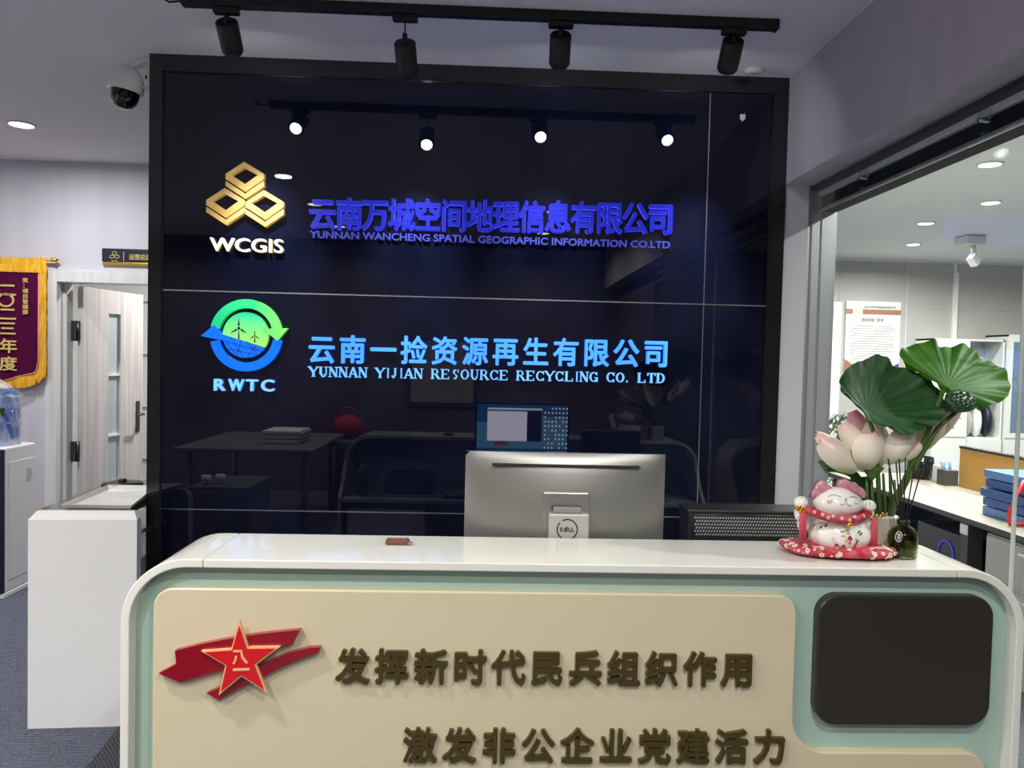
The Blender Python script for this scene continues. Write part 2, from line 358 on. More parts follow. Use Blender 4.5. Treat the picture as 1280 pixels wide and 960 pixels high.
# ------------------------------------------------------------------ lettering
_gc = {}
def glyph(text, bold=0.0):
    """mesh arrays of a text, scaled so that the inked box of a full square character is 1 x 1"""
    k = (text, bold)
    if k in _gc: return _gc[k]
    cu = bpy.data.curves.new('txt', 'FONT'); cu.body = text; cu.size = 1; cu.extrude = .05; cu.offset = 0; cu.resolution_u = 3
    ob = bpy.data.objects.new('txt', cu); COL.objects.link(ob)
    dg = bpy.context.evaluated_depsgraph_get(); dg.update()
    me = bpy.data.meshes.new_from_object(ob.evaluated_get(dg))
    co = np.array([v.co[:] for v in me.vertices]).reshape(-1, 3); fc = [tuple(p.vertices) for p in me.polygons]
    bpy.data.objects.remove(ob); bpy.data.curves.remove(cu); bpy.data.meshes.remove(me)
    if bold:        # heavier strokes: copies of the outline shifted all round
        n = len(co); C8 = []; F8 = []
        for i in range(8): C8.append(co+np.array([bold*math.cos(i*PI/4), bold*math.sin(i*PI/4), .0012*i])); F8 += [tuple(j+n*i for j in f) for f in fc]
        co, fc = np.concatenate(C8), F8
    _gc[k] = (co, fc); return _gc[k]
def refbox(bold):
    co, _ = glyph('国', bold); return co[:, 0].min(), co[:, 0].max(), co[:, 1].min(), co[:, 1].max()
def cjk(mb, ch, x, z, w, h, y, t, bold=.012):
    """one square character whose ink cell is x..x+w, z..z+h, standing t proud of plane y towards -y"""
    co, fc = glyph(ch, bold); a, b, c, d = refbox(bold)
    v = [(x+(p[0]-a)/(b-a)*w, y-t*(p[2]/.1+.5), z+(p[1]-c)/(d-c)*h) for p in co]
    mb.add(v, fc)
def latin(text, x0, x1, z0, z1, y, t, bold=.01):
    """line of capitals fitted to a box; returns a list of MB, one per connected letter"""
    co, fc = glyph(text, bold); a, b = co[:, 0].min(), co[:, 0].max(); c, d = co[:, 1].min(), co[:, 1].max()
    hc, _ = glyph('H', bold); c = hc[:, 1].min(); d = hc[:, 1].max()
    v = np.stack([x0+(co[:, 0]-a)/(b-a)*(x1-x0), y-t*(co[:, 2]/.1+.5), z0+(co[:, 1]-c)/(d-c)*(z1-z0)], 1)
    par = list(range(len(v)))
    def fd(i):
        while par[i] != i: par[i] = par[par[i]]; i = par[i]
        return i
    key = {}
    for i, p in enumerate(co):      # weld front, back and rim copies of the same outline point
        q = (round(p[0], 4), round(p[1], 4)); par[fd(i)] = fd(key.setdefault(q, i))
    for f in fc:
        for i in f[1:]: par[fd(i)] = fd(f[0])
    G = {}
    for f in fc: G.setdefault(fd(f[0]), []).append(f)
    out = []
    for g in G.values():
        ids = sorted({i for f in g for i in f}); mp = {q: r for r, q in enumerate(ids)}
        m = MB(); m.add(v[ids], [tuple(mp[i] for i in f) for f in g]); m.x = v[ids][:, 0].min(); out.append(m)
    return sorted(out, key=lambda q: q.x)

# ================================================================== SETTING
T = MB().box(-3.4, 9.0, -5.0, 5.4, -.06, 0); struct('floor', T, 'carpet')
a, b = at(108, 960, z=0), at(152, 905, z=0); dr = (b-a).normalized()
p1 = a-dr*.9; p2 = a+dr*.62
struct('carpet_strip', MB().add([(p1.x, p1.y, .003), (p2.x, p2.y, .003), (p2.x+1.2, p2.y-.1, .003), (p1.x+1.9, p1.y-.2, .003), (p1.x, p1.y, 0), (p2.x, p2.y, 0), (p2.x+1.2, p2.y-.1, 0), (p1.x+1.9, p1.y-.2, 0)], [(0, 1, 2, 3), (0, 4, 5, 1), (1, 5, 6, 2), (2, 6, 7, 3), (3, 7, 4, 0)]), 'carpet_dark')
struct('ceiling', MB().box(-3.4, 2.80, -5.0, 5.4, ZC, ZC+.1), 'ceiling_paint')
struct('ceiling_office', MB().box(2.80, 9.0, -5.0, 5.4, ZC, ZC+.1), 'office_ceiling')
struct('wall_left', MB().box(-3.5, -3.4, -5.0, 2.05, 0, ZC), 'wall_paint')
struct('wall_rear', MB().box(-3.5, 9.1, -5.1, -5.0, 0, ZC), 'rear_dim')
struct('wall_divider', MB().box(2.90, 3.0, -5.0, -3.2, 0, ZC), 'rear_dim')
# wall with the door, y = 1.924
DW0, DW1, DH = -1.44, -.52, 1.945
T = MB(); T.box(-3.5, DW0-.02, 1.924, 2.05, 0, ZC); T.box(DW1+.02, 2.87, 1.924, 2.05, 0, ZC); T.box(DW0-.02, DW1+.02, 1.924, 2.05, DH+.02, ZC)
struct('wall_back', T, 'wall_paint')
struct('baseboard_back', MB().box(-3.4, DW0-.08, 1.905, 1.924, 0, .08), 'edge_dark')
# room beyond the door
T = MB(); T.box(-2.4, .6, 4.0, 4.1, 0, ZC); T.box(-2.5, -2.4, 2.05, 4.0, 0, ZC)
struct('wall_beyond', T, 'office_white')
P = struct('trim_1', MB().box(-.6, 2.86, 3.9, 3.95, 0, ZC), 'wall_paint')
T = MB(); x = -1.19
for k in range(5): T.box(-2.3, .5, 3.985, 4.0, .45+k*.5, .46+k*.5)
T.box(-1.23, -1.22, 3.985, 4.0, 0, ZC); struct('trim_2', T, 'print_grey')
down(-.55, 3.0, 34, (1, .97, .93), 2.9)  # unseen lamp added to brighten the open door leaf
# partition between reception and office, y > 0, and the right wall header with glass below, y < 0
struct('wall_partition', MB().box(2.76, 2.87, .2, 5.3, 0, ZC), 'wall_paint')
struct('wall_right', MB().box(2.747, 3.02, -5.0, .0, 2.294, ZC), 'header_paint')
struct('trim_3', MB().box(2.747, 2.857, .0, .2, 0, ZC), 'wall_paint')
struct('trim_4', MB().box(2.87, 3.0, .03, .10, 0, 2.6), 'alu')
T = MB(); T.box(2.885, 2.889, .022, .03, 0, 2.5); T.box(2.93, 2.933, .022, .03, 0, 2.5); struct('trim_5', T, 'steel')
# office walls
WOF = struct('wall_office', MB().box(2.87, 9.1, 5.3, 5.4, 0, ZC), 'joint_white')
for z0, z1 in ((.0, .74), (.75, 1.46), (1.47, 2.176), (2.184, ZC-.03)):
    for x0, x1 in ((2.9, 4.5), (4.51, 5.52), (5.53, 6.328), (6.342, 6.87), (6.92, 7.9), (7.91, 9.0)):
        part('panel', MB().box(x0, x1, 5.29, 5.305, z0, z1), 'office_wall', WOF)
part('corner_strip', MB().box(6.87, 6.92, 5.26, 5.3, 0, 2.62), 'joint_white', WOF)
struct('wall_office_side', MB().box(9.0, 9.1, -5.0, 5.3, 0, ZC), 'office_wall')
struct('door_2', MB().rbox(5.40, 5.53, 5.2, 5.285, 0, 2.24, .006), 'office_white')

# --- black logo wall
WB = struct('wall_logo', MB().box(.0, 2.747, .012, .2, 0, ZC), 'black_matte')
Fl, Fr, Ft = .055, 2.68, 2.683
T = MB(); T.box(.0, Fl, -.012, .012, 0, ZC); part('frame_rail', T, 'black_frame', WB)
part('frame_rail', MB().box(Fr, 2.747, -.012, .012, 0, ZC), 'black_frame', WB)
part('frame_rail', MB().box(Fl, Fr, -.012, .012, Ft, ZC), 'black_frame', WB)
g = .0025; xs = [Fl, 2.4025, Fr]; zs = [.0, .814, 1.759, Ft]
for i in range(2):
    for j in range(3): part('glass_panel', MB().box(xs[i]+g, xs[i+1]-g, 0, .012, zs[j]+g, zs[j+1]-g), 'black_glass', WB)
for z in zs[1:3]: part('seam_strip', MB().box(Fl, Fr, -.0015, .012, z-g, z+g), 'steel', WB)
for x in xs: part('seam_strip', MB().box(x-g*.8, x+g*.8, -.0014, .011, 0, Ft), 'steel' if x == 2.4025 else 'dark_steel', WB)
part('seam_strip', MB().box(Fl, Fr, -.0014, .011, Ft-.0015, Ft+.0015), 'dark_steel', WB)

# --- glass front of the office
WG = struct('window_1', MB().box(2.86, 2.87, -1.345, -.002, .03, 2.294), 'green_glass')
part('glass_pane', MB().box(2.862, 2.872, -2.75, -1.357, .03, 2.294), 'green_glass', WG)
part('glass_edge', MB().box(2.8595, 2.8705, -1.349, -1.3455, .03, 2.294), 'edge_light', WG)
part('floor_rail', MB().box(2.855, 2.885, -2.8, -.002, 0, .03), 'dark_steel', WG)
struct('trim_6', MB().rbox(2.925, 3.0, -3.2, .025, 2.185, 2.252, .008, 3), 'black_matte')
T = MB(); T.tube([(2.905, -3.2, 2.185), (2.905, .02, 2.185)], .009, 8); struct('trim_7', T, 'alu')
struct('reflection_band', MB().box(2.875, 3.01, -3.2, .02, 2.276, 2.2935), 'black_matte')  # black strip put in for the dark reflection in the glass below the header
struct('trim_9', MB().rbox(2.905, 2.924, -3.2, .02, 2.250, 2.273, .004, 2), 'office_white')
CL = thing('glass_clamp', 'small clear clamp on the glass front under the header, nearest the black wall', 'clamp', (2.87, -.42, 2.2))
part('plate', MB().rbox(2.873, 2.9, -.435, -.405, 2.190, 2.262, .003), 'clear_glass', CL); part('bolt', MB().tube([(2.868, -.42, 2.23), (2.925, -.42, 2.23)], .008, 10), 'steel', CL)
dup(CL, (2.87, -1.12, 2.2), 'small clear clamp on the glass front, nearer the right edge of the photo')

# ================================================================== SIGNS ON THE BLACK WALL
def pxpoly(pts, ox, oy, s, y):    # traced outline -> (x, z) on plane y
    return [(q.x, q.z) for q in (at(ox+a/s, oy+b/s, y=y) for a, b in pts)]
SY = -.0155
# gold box logo
G0 = thing('gold_box_logo', 'gold logo of three open stacked boxes above the letters on the black wall', 'logo', (.41, SY, 2.04))
for dx, dy in ((0, 0), (-77, 104), (79, 112)):
    o = lambda L_: pxpoly([(a+dx, b+dy) for a, b in L_], 240, 180, 3.2, SY)
    out = [(212, 74), (291, 122), (291, 142), (217, 194), (138, 142), (138, 122)]; hole = [(212, 97), (266, 127), (216, 163), (161, 126)]
    O_, H_ = o(out), o(hole); m = MB(); n0 = 0
    # ring split into four prisms around the hole
    for poly in ([O_[0], O_[1], H_[1], H_[0]], [O_[1], O_[2], O_[3], H_[2], H_[1]], [O_[3], O_[4], O_[5], H_[3], H_[2]], [O_[5], O_[0], H_[0], H_[3]]): m.prism(poly, SY-.012, -.001)
    part('box_rim', m, 'gold_face', G0)
    part('box_side', MB().prism(o([(138, 149), (217, 201), (291, 149), (291, 172), (217, 222), (138, 170)]), SY-.012, -.001), 'gold_face', G0)
G1 = thing('warm_letters', 'warm white backlit letters WCGIS under the gold box logo', 'sign', (.41, SY, 1.93))
for q in latin('WCGIS', .261, .570, 1.930, 1.986, -.001, .018, .004): part('letter', q, 'letter_warm', G1)
# upper company line
G2 = thing('violet_sign', 'violet-blue raised company name in Chinese, upper line of signs on the black wall', 'sign', (1.46, SY, 2.03))
t1 = '云南万城空间地理信息有限公司'; w1 = .106; p_ = (2.252-.682-w1)/13
for i, c in enumerate(t1):
    m = MB(); cjk(m, c, .682+i*p_, 2.032+i*.0018, w1, .134, -.001, .020, .020); ob = part('character', m, 'letter_violet', G2)
    m = MB(); cjk(m, c, .682+i*p_, 2.032+i*.0018, w1, .134, -.001, .006, .028); part('glow_edge', m, 'violet_glow', ob)
G3 = thing('violet_english_line', 'violet capitals spelling the company name in English under the upper Chinese line', 'sign', (1.46, SY, 2.0))
for q in latin('YUNNAN WANCHENG SPATIAL GEOGRAPHIC INFORMATION CO.LTD', .683, 2.242, 1.998, 2.028, -.001, .014, .012): part('letter', q, 'letter_violet_en', G3)
# lower company line
G4 = thing('sky_blue_sign', 'bright sky-blue backlit company name in Chinese, lower line of signs', 'sign', (1.46, SY, 1.46))
t2 = '云南一捡资源再生有限公司'; w2 = .102; p_ = (2.247-.689-w2)/11
for i, c in enumerate(t2):
    m = MB(); cjk(m, c, .689+i*p_, 1.460+i*.0015, w2, .118, -.001, .018, .018); ob = part('character', m, 'letter_sky', G4)
    m = MB(); cjk(m, c, .689+i*p_, 1.460+i*.0015, w2, .118, -.001, .006, .026); part('glow_edge', m, 'sky_glow', ob)
# serif capitals drawn with their own stems, bars and serifs
SER = {'Y': 'L0,1,.5,.45 l1,1,.5,.45 V.5,0,.45 s0,1 s1,1 s.5,0', 'U': 'V.18,.25,1 A.5,.28,.32,180,360 v.82,.25,1 s.18,1 s.82,1', 'N': 'v.12,0,1 L.12,1,.88,0 v.88,0,1 s.12,1 s.12,0 s.88,1', 'A': 'l.08,0,.5,1 L.5,1,.92,0 h.25,.75,.32 s.08,0 s.92,0',
       'I': 'V.5,0,1 s.5,0 s.5,1', 'J': 'V.6,.25,1 A.35,.25,.26,180,360 s.6,1', 'R': 'V.15,0,1 h.15,.6,.97 h.15,.6,.5 A.58,.735,.235,-90,90 L.5,.5,.92,0 s.15,0 s.15,1 s.92,0', 'E': 'V.18,0,1 h.18,.88,.97 h.18,.7,.5 h.18,.9,.03 v.88,.75,1 v.9,0,.25 s.12,0 s.12,1',
       'S': 'A.5,.74,.25,40,270 A.5,.26,.26,-140,90 v.86,.68,1', 'O': 'A.5,.5,.5,0,360', 'C': 'A.52,.5,.5,45,315 v.9,.65,1 v.9,.0,.3', 'L': 'V.18,0,1 h.18,.9,.03 v.9,0,.3 s.18,0 s.18,1', 'G': 'A.5,.5,.5,45,330 V.86,0,.42 h.6,1,.42 v.86,.68,1',
       'T': 'V.5,0,1 h.05,.95,.97 v.06,.72,1 v.94,.72,1 s.5,0', 'D': 'V.15,0,1 h.15,.5,.97 h.15,.5,.03 A.48,.5,.47,-90,90 s.1,0 s.1,1', '.': 'd.2'}
def serif(ch, x, z, w, h, y, t):
    m = MB(); X = lambda a: x+a*w; Z = lambda b: z+b*h; tk, tn = .115*w, .05*w
    def q(a, b, c, d, k, e=0):
        A = Vector((X(a), Z(b))); B_ = Vector((X(c), Z(d))); n = (B_-A).normalized(); n = Vector((-n.y, n.x))*k
        m.prism([(A+n)[:], (A-n)[:], (B_-n)[:], (B_+n)[:]], y-t, y)
    for tok in SER[ch].split():
        a = [float(s_) for s_ in tok[1:].split(',')]; k = tok[0]
        if k == 'L': q(*a, tk)
        elif k == 'l': q(*a, tn*1.3)
        elif k == 'V': q(a[0], a[1], a[0], a[2], tk)
        elif k == 'v': q(a[0], a[1], a[0], a[2], tn)
        elif k == 'h': q(a[0], a[2], a[1], a[2], tn)
        elif k == 's': q(a[0]-.2, .02 if a[1] == 0 else .98, a[0]+.2, .02 if a[1] == 0 else .98, tn*.8)
        elif k == 'd': q(.35, 0, .35, .2, .16*w)
        elif k == 'A':
            n = max(4, int(abs(a[4]-a[3])/20)); pr = None
            for i in range(n+1):
                g_ = math.radians(a[3]+(a[4]-a[3])*i/n); kk = tn+(tk-tn)*abs(math.cos(g_)); c_ = Vector((math.cos(g_), math.sin(g_)))
                ri = Vector((X(a[0]+a[2]*c_.x), Z(a[1]+a[2]*c_.y))); O2 = ri; I2 = ri-Vector((c_.x*kk*1.8, c_.y*kk*1.8))
                if pr: m.prism([pr[0][:], O2[:], I2[:], pr[1][:]], y-t, y)
                pr = (O2, I2)
    return m
G5 = thing('sky_blue_serif_line', 'pale blue serif capitals spelling the English name under the lower Chinese line', 'sign', (1.46, SY, 1.4))
s5 = 'YUNNAN YIJIAN RESOURCE RECYCLING CO. LTD'; wid = {'I': .55, ' ': .75, '.': .5, 'J': .8}
tot = sum(wid.get(c, 1) for c in s5); x = .685; u_ = (2.243-.685)/tot
for c in s5:
    ww = wid.get(c, 1)*u_
    if c != ' ': part('letter', serif(c, x+.05*u_, 1.402+(x-.685)*.004, ww*.86, .043, -.001, .012), 'letter_ice', G5)
    x += ww
# round recycling logo
G6 = thing('round_recycling_logo', 'round green and blue logo of two chasing arrows around wind turbines and solar panels', 'logo', (.42, SY, 1.57))
def lp(a, b): q = at(240+a/6.857, 360+b/6.857, y=SY); return (q.x, q.z)
def arc(cx, cy, r, a0, a1, n): return [(cx+r*math.cos(math.radians(a0+(a1-a0)*k/n)), cy-r*math.sin(math.radians(a0+(a1-a0)*k/n))) for k in range(n+1)]
def band(cx, cy, r0, r1, a0, a1, n, y0, y1, m=None):
    m = m or MB(); o1, i1 = arc(cx, cy, r1, a0, a1, n), arc(cx, cy, r0, a0, a1, n)
    for k in range(n): m.prism([lp(*o1[k]), lp(*o1[k+1]), lp(*i1[k+1]), lp(*i1[k])], y0, y1)
    return m
m = band(465, 405, 232, 308, 166, 12, 30, SY-.010, -.001); m.prism([lp(825, 345), lp(735, 452), lp(608, 350)], SY-.010, -.001); part('green_arrow', m, 'ring_green', G6, label='green upper arrow')
m = band(465, 405, 234, 310, 352, 190, 30, SY-.004, -.002); m.prism([lp(85, 412), lp(200, 318), lp(312, 457)], SY-.014, -.002); part('blue_arrow', m, 'logo_blue', G6, label='blue lower arrow')
disc = arc(462, 403, 195, 0, 360, 40)[:-1]
ln = lambda a: 395+(a-275)*115/345
up = [p for p in arc(462, 403, 195, -33, 178, 28)]; lo = [p for p in arc(462, 403, 195, -36, -182, 20)]
part('green_sky', MB().prism([lp(*p) for p in up], SY-.006, -.001), 'disc_green', G6); part('solar_field', MB().prism([lp(*p) for p in lo], SY-.006, -.001), 'logo_blue', G6)
m = MB()
def tri(*p): m.prism([lp(*q) for q in p], SY-.008, SY-.005)
for cx, cy, r in ((405, 345, 85), (541, 410, 52)):
    for a in (90, 210, 330):
        c, s_ = math.cos(math.radians(a)), -math.sin(math.radians(a)); n_ = (-s_, c)
        tri((cx+c*r, cy+s_*r), (cx+c*r*.3+n_[0]*r*.1, cy+s_*r*.3+n_[1]*r*.1), (cx+c*r*.2, cy+s_*r*.2), (cx+c*r*.3-n_[0]*r*.1, cy+s_*r*.3-n_[1]*r*.1))
    tri((cx-3, cy+r*.25), (cx+3, cy+r*.25), (cx+7, cy+r*1.08), (cx-7, cy+r*1.08)); m.prism([lp(*p) for p in arc(cx, cy, r*.15, 0, 330, 11)], SY-.008, SY-.005)
part('turbines', m, 'ink', G6, label='black wind turbine silhouettes')
m = MB()
for p0, p1_ in (((285, 455), (600, 545)), ((300, 515), (560, 575)), ((340, 420), (440, 590)), ((430, 445), (380, 590)), ((470, 455), (560, 560)), ((560, 480), (480, 590)), ((310, 470), (370, 560)), ((500, 500), (590, 530))):
    dx, dy = p1_[0]-p0[0], p1_[1]-p0[1]; q = math.hypot(dx, dy); nx, ny = -dy/q*2, dx/q*2; tri((p0[0]+nx, p0[1]+ny), (p1_[0]+nx, p1_[1]+ny), (p1_[0]-nx, p1_[1]-ny), (p0[0]-nx, p0[1]-ny))
part('panel_lines', m, 'navy', G6)
G7 = thing('blue_letters', 'pale blue backlit letters RWTC under the round logo', 'sign', (.42, SY, 1.33))
for i, c in enumerate('RWTC'):
    x0 = (.284, .345, .420, .484)[i]; wd = (.046, .066, .050, .056)[i]
    for q in latin(c, x0, x0+wd, 1.332+i*.0005, 1.383+i*.0005, -.001, .018, .022): part('letter', q, 'letter_ice', G7)

# ================================================================== CEILING THINGS
def head_dir(a, b): return Vector(b)-Vector(a)
TR = thing('ceiling_track', 'long black lighting track on the ceiling in front of the black wall', 'track', (1.3, -.544, ZC))
part('rail', MB().rbox(.345, 2.472, -.562, -.526, ZC-.034, ZC, .003), 'lamp_black', TR); part('feed_cable', MB().tube([(.345, -.544, ZC-.017), (.30, -.544, ZC-.022), (.27, -.544, ZC-.004)], .004, 8), 'ink', TR); part('end_cap', MB().rbox(2.472, 2.484, -.564, -.524, ZC-.036, ZC, .003), 'lamp_black', TR)
spots = [(at(283, 27, y=-.544), at(291, 64, y=-.462), 0, 'first black track spotlight from the left, tilted to the right'),
         (at(506, 53, y=-.544), at(509.5, 92, y=-.462), 1, 'black track spotlight hanging lower than the others on a bare cord, second from the left'),
         (at(701, 43, y=-.544), at(699, 80, y=-.462), 0, 'third black track spotlight from the left, hanging almost straight'),
         (at(917, 50, y=-.544), at(909, 86, y=-.462), 0, 'rightmost black track spotlight, leaning to the left near the smoke detector')]
for (a, b, cord, lab) in spots:
    a, b = Vector(a), Vector(b); d = (b-a).normalized(); t = thing('track_spotlight', lab, 'spotlight', (a.x, a.y, ZC-.035))
    part('adapter', MB().rbox(a.x-.045, a.x+.045, -.56, -.528, ZC-.058, ZC-.0345, .006), 'lamp_black', t)
    if cord:
        part('cord', MB().tube([(a.x, a.y, ZC-.058), (a.x, a.y, a.z+.03)], .0025, 6), 'ink', t); part('stem', MB().tube([(a.x, a.y, a.z+.03), (a.x, a.y, a.z-.012)], .009, 10), 'lamp_black', t)
    else: part('stem', MB().tube([(a.x, a.y, ZC-.058), (a.x, a.y, a.z-.012)], .009, 10), 'lamp_black', t)
    part('housing', MB().tube([a, a+d*.004, b-d*.008, b], [.036, .039, .039, .038], 28), 'lamp_black', t)
    part('front_ring', MB().tube([b-d*.002, b+d*.008], [.034, .033], 28, False).tube([b, b+d*.008], [.030, .030], 28, False).tube([b+d*.0078, b+d*.0082], [.033, .030], 28, False), 'black_plastic', t)
    part('lens', MB().tube([b+d*.0005, b+d*.003], [.027, .027], 24), 'lamp_face', t)
    lamp('SPOT', b+d*.02, SPOT_W, (b.x+(b.x-a.x)*.6, 0, 1.90), (.82, .88, 1), spot_size=.74, spot_blend=1, shadow_soft_size=.02)
def downlight(x, y, label, group=None):
    t = thing('downlight', label, 'downlight', (x, y, ZC), group)
    part('trim_ring', MB().lathe((x, y), [(.058, ZC-.001), (.075, ZC-.001), (.075, ZC-.008), (.070, ZC-.010), (.058, ZC-.006), (.058, ZC-.001)], 28), 'white_plastic', t)
    part('diffuser', MB().cyl((x, y), .058, ZC-.005, ZC-.001, 24), 'down_face', t); return t
d0 = downlight(-1.19, 1.09, 'glowing round downlight on the hallway ceiling left of the black wall')
for x, y in HALL[1:]: dup(d0, (x, y, ZC), 'round hallway downlight beyond the left edge of the photo')
LB = {(0, -2.11): 'round lobby downlight mirrored just right of the gold box logo', (0, -3.10): 'round lobby downlight mirrored over the start of the violet Chinese line', (0, -4.16): 'round lobby downlight mirrored over the start of the violet English line',
      (2, -3.10): 'round lobby downlight mirrored over the right half of the violet Chinese line', (2, -4.2): 'round lobby downlight mirrored over the right half of the violet English line'}
for x, y in LOBBY: dup(d0, (x, y, ZC), LB.get((x, y), 'added unseen lobby downlight left of the view, brightening the cabinet end'), None if (x, y) in LB else 'added lobby downlights')
for (x, y), lab in zip(OFFICE, ['round downlight on the office ceiling with the widest clear ceiling around it', 'oval bright downlight over the office desks, lower right of the round one', 'left glaring downlight on the office ceiling', 'brightest office downlight just under the black rail at the right edge', 'farthest office downlight near the back wall'] + ['office downlight behind the glass']*3):
    dup(d0, (x, y, ZC), lab, 'office downlights' if lab.startswith('office') else None)
SD = thing('smoke_detector', 'small round white smoke detector on the ceiling near the right corner', 'smoke detector', (2.558, -.09, ZC))
part('base', MB().lathe((2.558, -.09), [(0, ZC), (.036, ZC), (.038, ZC-.008), (.033, ZC-.014), (.018, ZC-.018), (0, ZC-.019)], 28), 'white_plastic', SD)
part('slot', MB().box(2.545, 2.572, -.1, -.093, ZC-.0195, ZC-.017), 'print_grey', SD)
q = at(930, 145, y=-.02)
HK = thing('wall_hook', 'tiny clear adhesive hook at the top right of the black wall', 'hook', (q.x, 0, q.z))
part('pad', MB().prism([(q.x-.011, q.z+.012), (q.x+.011, q.z+.012), (q.x+.011, q.z-.008), (q.x, q.z-.018), (q.x-.011, q.z-.008)], -.006, -.0005), 'cctv_white', HK); part('wire', MB().tube([(q.x+.004, -.008, q.z-.004), (q.x+.004, -.012, q.z+.01), (q.x+.005, -.006, q.z+.03)], .0014, 6), 'steel', HK)
# dome camera on an arm at the wall's left end
CC = thing('dome_camera', 'white security dome camera on an arm at the top left of the black wall', 'security camera', (0, .05, 2.7))
cx, cy, zo, PV = -.118, .04, .040, (-.118, 2.63); TL = math.radians(9)
part('arm', MB().obox((-.075, .04, 2.718), (.078, 0, .036), (0, .020, 0), (-.003, 0, .006)), 'cctv_white', CC)
part('mount_plate', MB().rbox(-.016, -.0005, .0, .10, 2.60, 2.745, .004), 'cctv_white', CC)
part('side_cable', MB().tube([(-.003, .04, 2.625), (-.03, .04, 2.622), (-.06, .04, 2.632)], .007, 8), 'cctv_white', CC)
part('connector', MB().tube([(-.012, .03, 2.668), (-.034, .03, 2.668)], .008, 8), 'edge_dark', CC)
Z_ = lambda L_: [(r, z+zo) for r, z in L_]
part('housing', MB().lathe((cx, cy), Z_([(0, 2.675), (.02, 2.672), (.045, 2.655), (.062, 2.625), (.068, 2.59), (.070, 2.565), (.066, 2.562), (.058, 2.566)]), 32).rot(PV, TL), 'cctv_white', CC)
part('inner_body', MB().sphere((cx, cy, 2.553+zo), (.044, .044, .046), 20, 12).rot(PV, TL), 'black_plastic', CC)
part('clear_dome', MB().lathe((cx, cy), Z_([(.058, 2.572), (.056, 2.545), (.050, 2.520), (.036, 2.500), (.018, 2.492), (0, 2.490)]), 32).rot(PV, TL), 'dome_glass', CC)
for dx, mt in ((-.02, 'cctv_white'), (0, 'bell_gold'), (.02, 'cctv_white')): part('infrared_lamp', MB().sphere((cx+dx-.004, cy-.036, 2.522+zo), .0045, 10, 8).rot(PV, TL), mt, CC)


# ================================================================== DOORWAY, SIGN, PENNANT
D1 = struct('door_1', MB().box(DW0-.075, DW0, 1.895, 2.06, 0, DH+.075), 'frame_wood')
part('frame_head', MB().box(DW0, DW1+.08, 1.895, 2.06, DH, DH+.075), 'frame_wood', D1); part('frame_jamb', MB().box(DW1, DW1+.08, 1.895, 2.06, 0, DH), 'frame_wood', D1)
part('inner_stop', MB().box(DW0, DW0+.02, 1.97, 2.06, 0, DH), 'frame_wood', D1)
hx, hy = -1.372, 2.065; ex, ey = -1.262, 2.74; dv = Vector((ex-hx, ey-hy, 0)); LL = dv.length; dv.normalize(); nv = Vector((dv.y, -dv.x, 0))  # nv faces the lobby side
DL = thing('door_leaf', 'open whitewashed wooden door leaf with a narrow frosted glass strip, left of the black wall', 'door', (hx, hy, 0))
def leafbox(a0, a1, z0, z1, n0=-.02, n1=.02, m=None):
    m = m or MB(); c = Vector((hx, hy, 0))+dv*(a0+a1)/2+nv*(n0+n1)/2; c.z = (z0+z1)/2
    return m.obox(c, dv*(a1-a0)/2, nv*(n1-n0)/2, (0, 0, (z1-z0)/2))
g0, g1, gz0, gz1 = LL*.40, LL*.60, .18, 1.76
part('stile', leafbox(0, g0, 0.01, 1.93), 'door_wood', DL); part('stile', leafbox(g1, LL, 0.01, 1.93), 'door_wood', DL)
part('rail', leafbox(g0, g1, .01, gz0), 'door_wood', DL); part('rail', leafbox(g0, g1, gz1, 1.93), 'door_wood', DL)
for z in (1.31, .86, .5): part('glazing_bar', leafbox(g0, g1, z-.008, z+.008, -.012, .018), 'office_white', DL)
for z0, z1 in ((1.318, gz1), (.868, 1.302), (.508, .852), (gz0, .492)): part('glass_pane', leafbox(g0, g1, z0, z1, -.006, .002), 'frost', DL)
H = part('handle_plate', leafbox(LL-.085, LL-.045, .86, 1.10, .02, .028), 'dark_steel', DL)
hc = Vector((hx, hy, 1.0))+dv*(LL-.065)+nv*.028; part('lever', MB().tube([hc, hc+nv*.05, hc+nv*.055-dv*.01, hc+nv*.055-dv*.11], [.009, .009, .009, .007], 10), 'dark_steel', H)
for z in (1.62, .78):
    h = part('hinge', MB().box(hx-.045, hx-.012, 2.03, 2.064, z-.07, z+.07), 'dark_steel', DL); part('pin', MB().cyl((hx-.008, 2.052), .011, z-.07, z+.07, 10), 'dark_steel', h)
# room sign over the door
a = at(127, 310, y=1.9); b = at(187, 334, y=1.9)
RS = thing('door_sign', 'dark blue room sign with gold emblem and characters above the door', 'sign', (a.x, 1.92, b.z))
part('plate', MB().rbox(a.x, a.x+.40, 1.902, 1.924, b.z+.03, a.z, .004), 'navy', RS)
part('lower_strip', MB().rbox(a.x+.003, a.x+.40, 1.906, 1.924, b.z+.005, b.z+.029, .003), 'gold_metal', RS)
m = MB()
for dx, dz in ((0, .018), (-.017, -.006), (.017, -.006)):
    r0 = a.x+.085+dx; z0 = a.z-.05+dz; m.tube([(r0+.014*math.cos(k*PI/6), 1.900, z0+.011*math.sin(k*PI/6)) for k in range(13)], .0022, 6, False)
m.box(a.x+.145, a.x+.148, 1.899, 1.9025, a.z-.085, a.z-.02)
for i, ch in enumerate('运营总监'): cjk(m, ch, a.x+.183+i*.037, a.z-.072, .033, .036, 1.9021, .0015, .004)
for q in latin('WCGIS', a.x+.064, a.x+.106, a.z-.088, a.z-.080, 1.9021, .001): m.add(q.v, q.f)
part('inscription', m, 'gold_print', RS)
